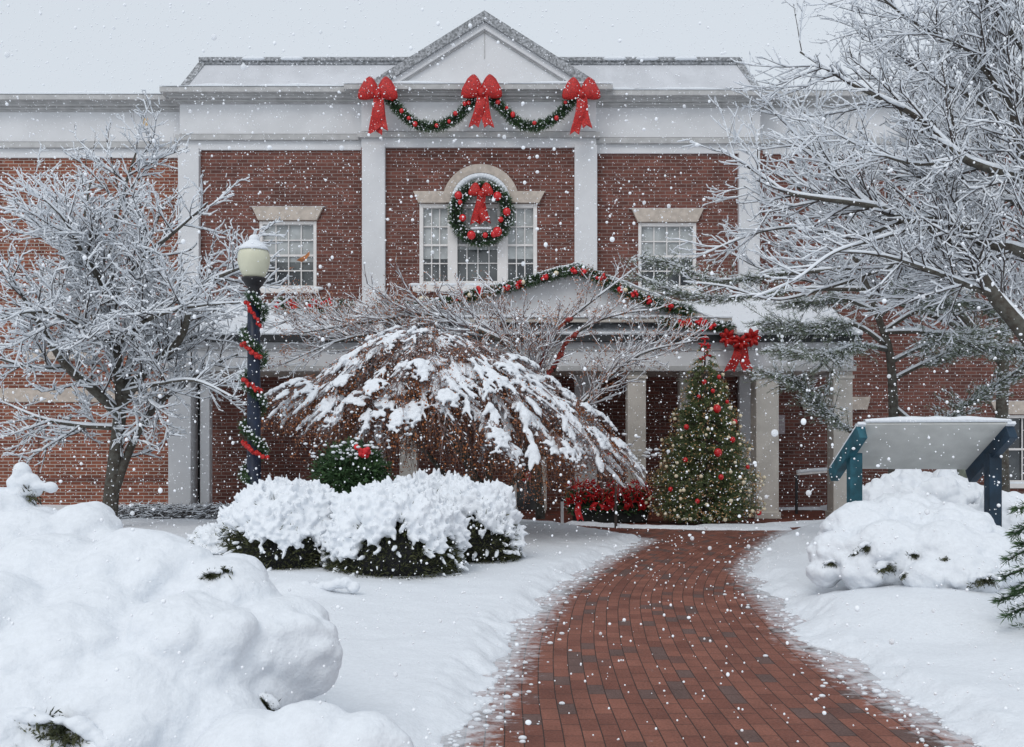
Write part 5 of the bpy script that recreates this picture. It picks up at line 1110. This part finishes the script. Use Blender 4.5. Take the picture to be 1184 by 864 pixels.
b = MB(); b.blobs(P(406, 520, 13.4) + rng.normal(size=(60, 3)) * (.25, .2, .06), (.035, .03, .02), 1); b.build('snow', 'snowsoft', hl, smooth=True)
# wreath on the door
dwc = P(612, 549, YB - .1); dw = empty('wreath', dwc, 'small red and green wreath on the porch door', 'wreath'); an = np.linspace(0, 2 * np.pi, 30)
b = MB(); greens(b, dwc + np.stack([np.cos(an) * .16, 0 * an, np.sin(an) * .16], -1), .06, 900, (.04, .08), .006); b.build('greenery', 'needle', dw); b = MB(); b.blobs(dwc + rng.normal(size=(16, 3)) * (.08, .02, .07) + (0, -.08, .03), (.05, .04, .05), 2); b.build('ribbon', 'flower', dw, smooth=True)
pq = empty('wall_plaque', P(902, 491, D - .05), 'small pale plaque on the porch wall right of the thick column', 'plaque'); b = MB(); b.box(X(898), X(907), D - .05, D - .01, Z(502), Z(480)); b.build('plate', 'plaque', pq, bevel=.005)
b = MB(); b.box(X(899.5), X(905.5), D - .058, D - .052, Z(486.5), Z(485)); b.box(X(899.5), X(905.5), D - .058, D - .052, Z(492), Z(491)); b.build('inset', 'panelback', pq)
hr = empty('handrail', (PX(938, 21.4), 21.4, 0), 'short snow capped handrail by the porch wall behind the right columns', 'handrail')
b = MB(); a1, a2 = P(921, 548, 21.4), P(958, 545, 21.4); b.obox(a1, a2, .06, .06); b.build('rail', 'frame', hr); s = MB(); s.tube(resample([a1 + (0, 0, .04), (a1 + a2) / 2 + (0, 0, .05), a2 + (0, 0, .04)], 12), .045, 8); s.build('snow', 'snow', hr, smooth=True)
for q in (a1, a2): b = MB(); b.box(q[0] - .025, q[0] + .025, q[1] - .025, q[1] + .025, 0, q[2] - .032); b.build('post', 'gutter', hr)
ol = MB(); c = P(340, 300, D - .12); ol.add([c + v for v in ((.05, 0, -.02), (.13, -.02, .02), (.27, 0, .10), (.37, 0, .2), (.36, .01, .1), (.28, 0, 0), (.18, .02, -.06))], T=[(0, 1, 6), (1, 2, 5), (1, 5, 6), (2, 3, 4), (2, 4, 5)])
ol.add([c + v for v in ((.06, -.002, -.02), (.14, -.022, .02), (.19, .018, -.06))], T=[(0, 1, 2)])
rl_ = empty('paper_leaf', c, 'orange paper leaf on the left upstairs window', 'decoration'); ol.build('leaf', 'leaf2', rl_)

# ------------------------------------------------------------------ falling snow
N = 62000; yy = 1.8 + 20.2 * rng.random(N) ** .7; xx = rng.uniform(-.64, .64, N) * (yy + 1.5); zz = CH + rng.uniform(-.36, .56, N) * (yy + 1)
k = (zz > .05); C = np.stack([xx, yy, zz], -1)[k]; s_ = rng.uniform(.0017, .0041, len(C)) * (1 + .5 * (rng.random(len(C)) < .1)) * (1 + .06 * C[:, 1])
b = MB(); nr = C[:, 1] < 5; R3 = np.stack([s_, s_, s_ * rng.uniform(.8, 1.3, len(C))], -1); b.blobs(C[nr], R3[nr], 2); b.blobs(C[~nr], R3[~nr], 1)
nb = 90; yy = rng.uniform(2.5, 15, nb); C = np.stack([rng.uniform(-.55, .55, nb) * yy, yy, CH + rng.uniform(-.3, .45, nb) * yy], -1); C = C[C[:, 2] > .1]; s_ = rng.uniform(.006, .011, len(C)) * (.6 + .13 * C[:, 1]); b.mi = 1; b.blobs(C, np.stack([s_, s_, s_ * 1.1], -1), 3)
tag(b.build('falling_snow', ['flake', 'softflake'], None, smooth=True), 'white snowflakes drifting through the air', 'snow', kind='stuff')
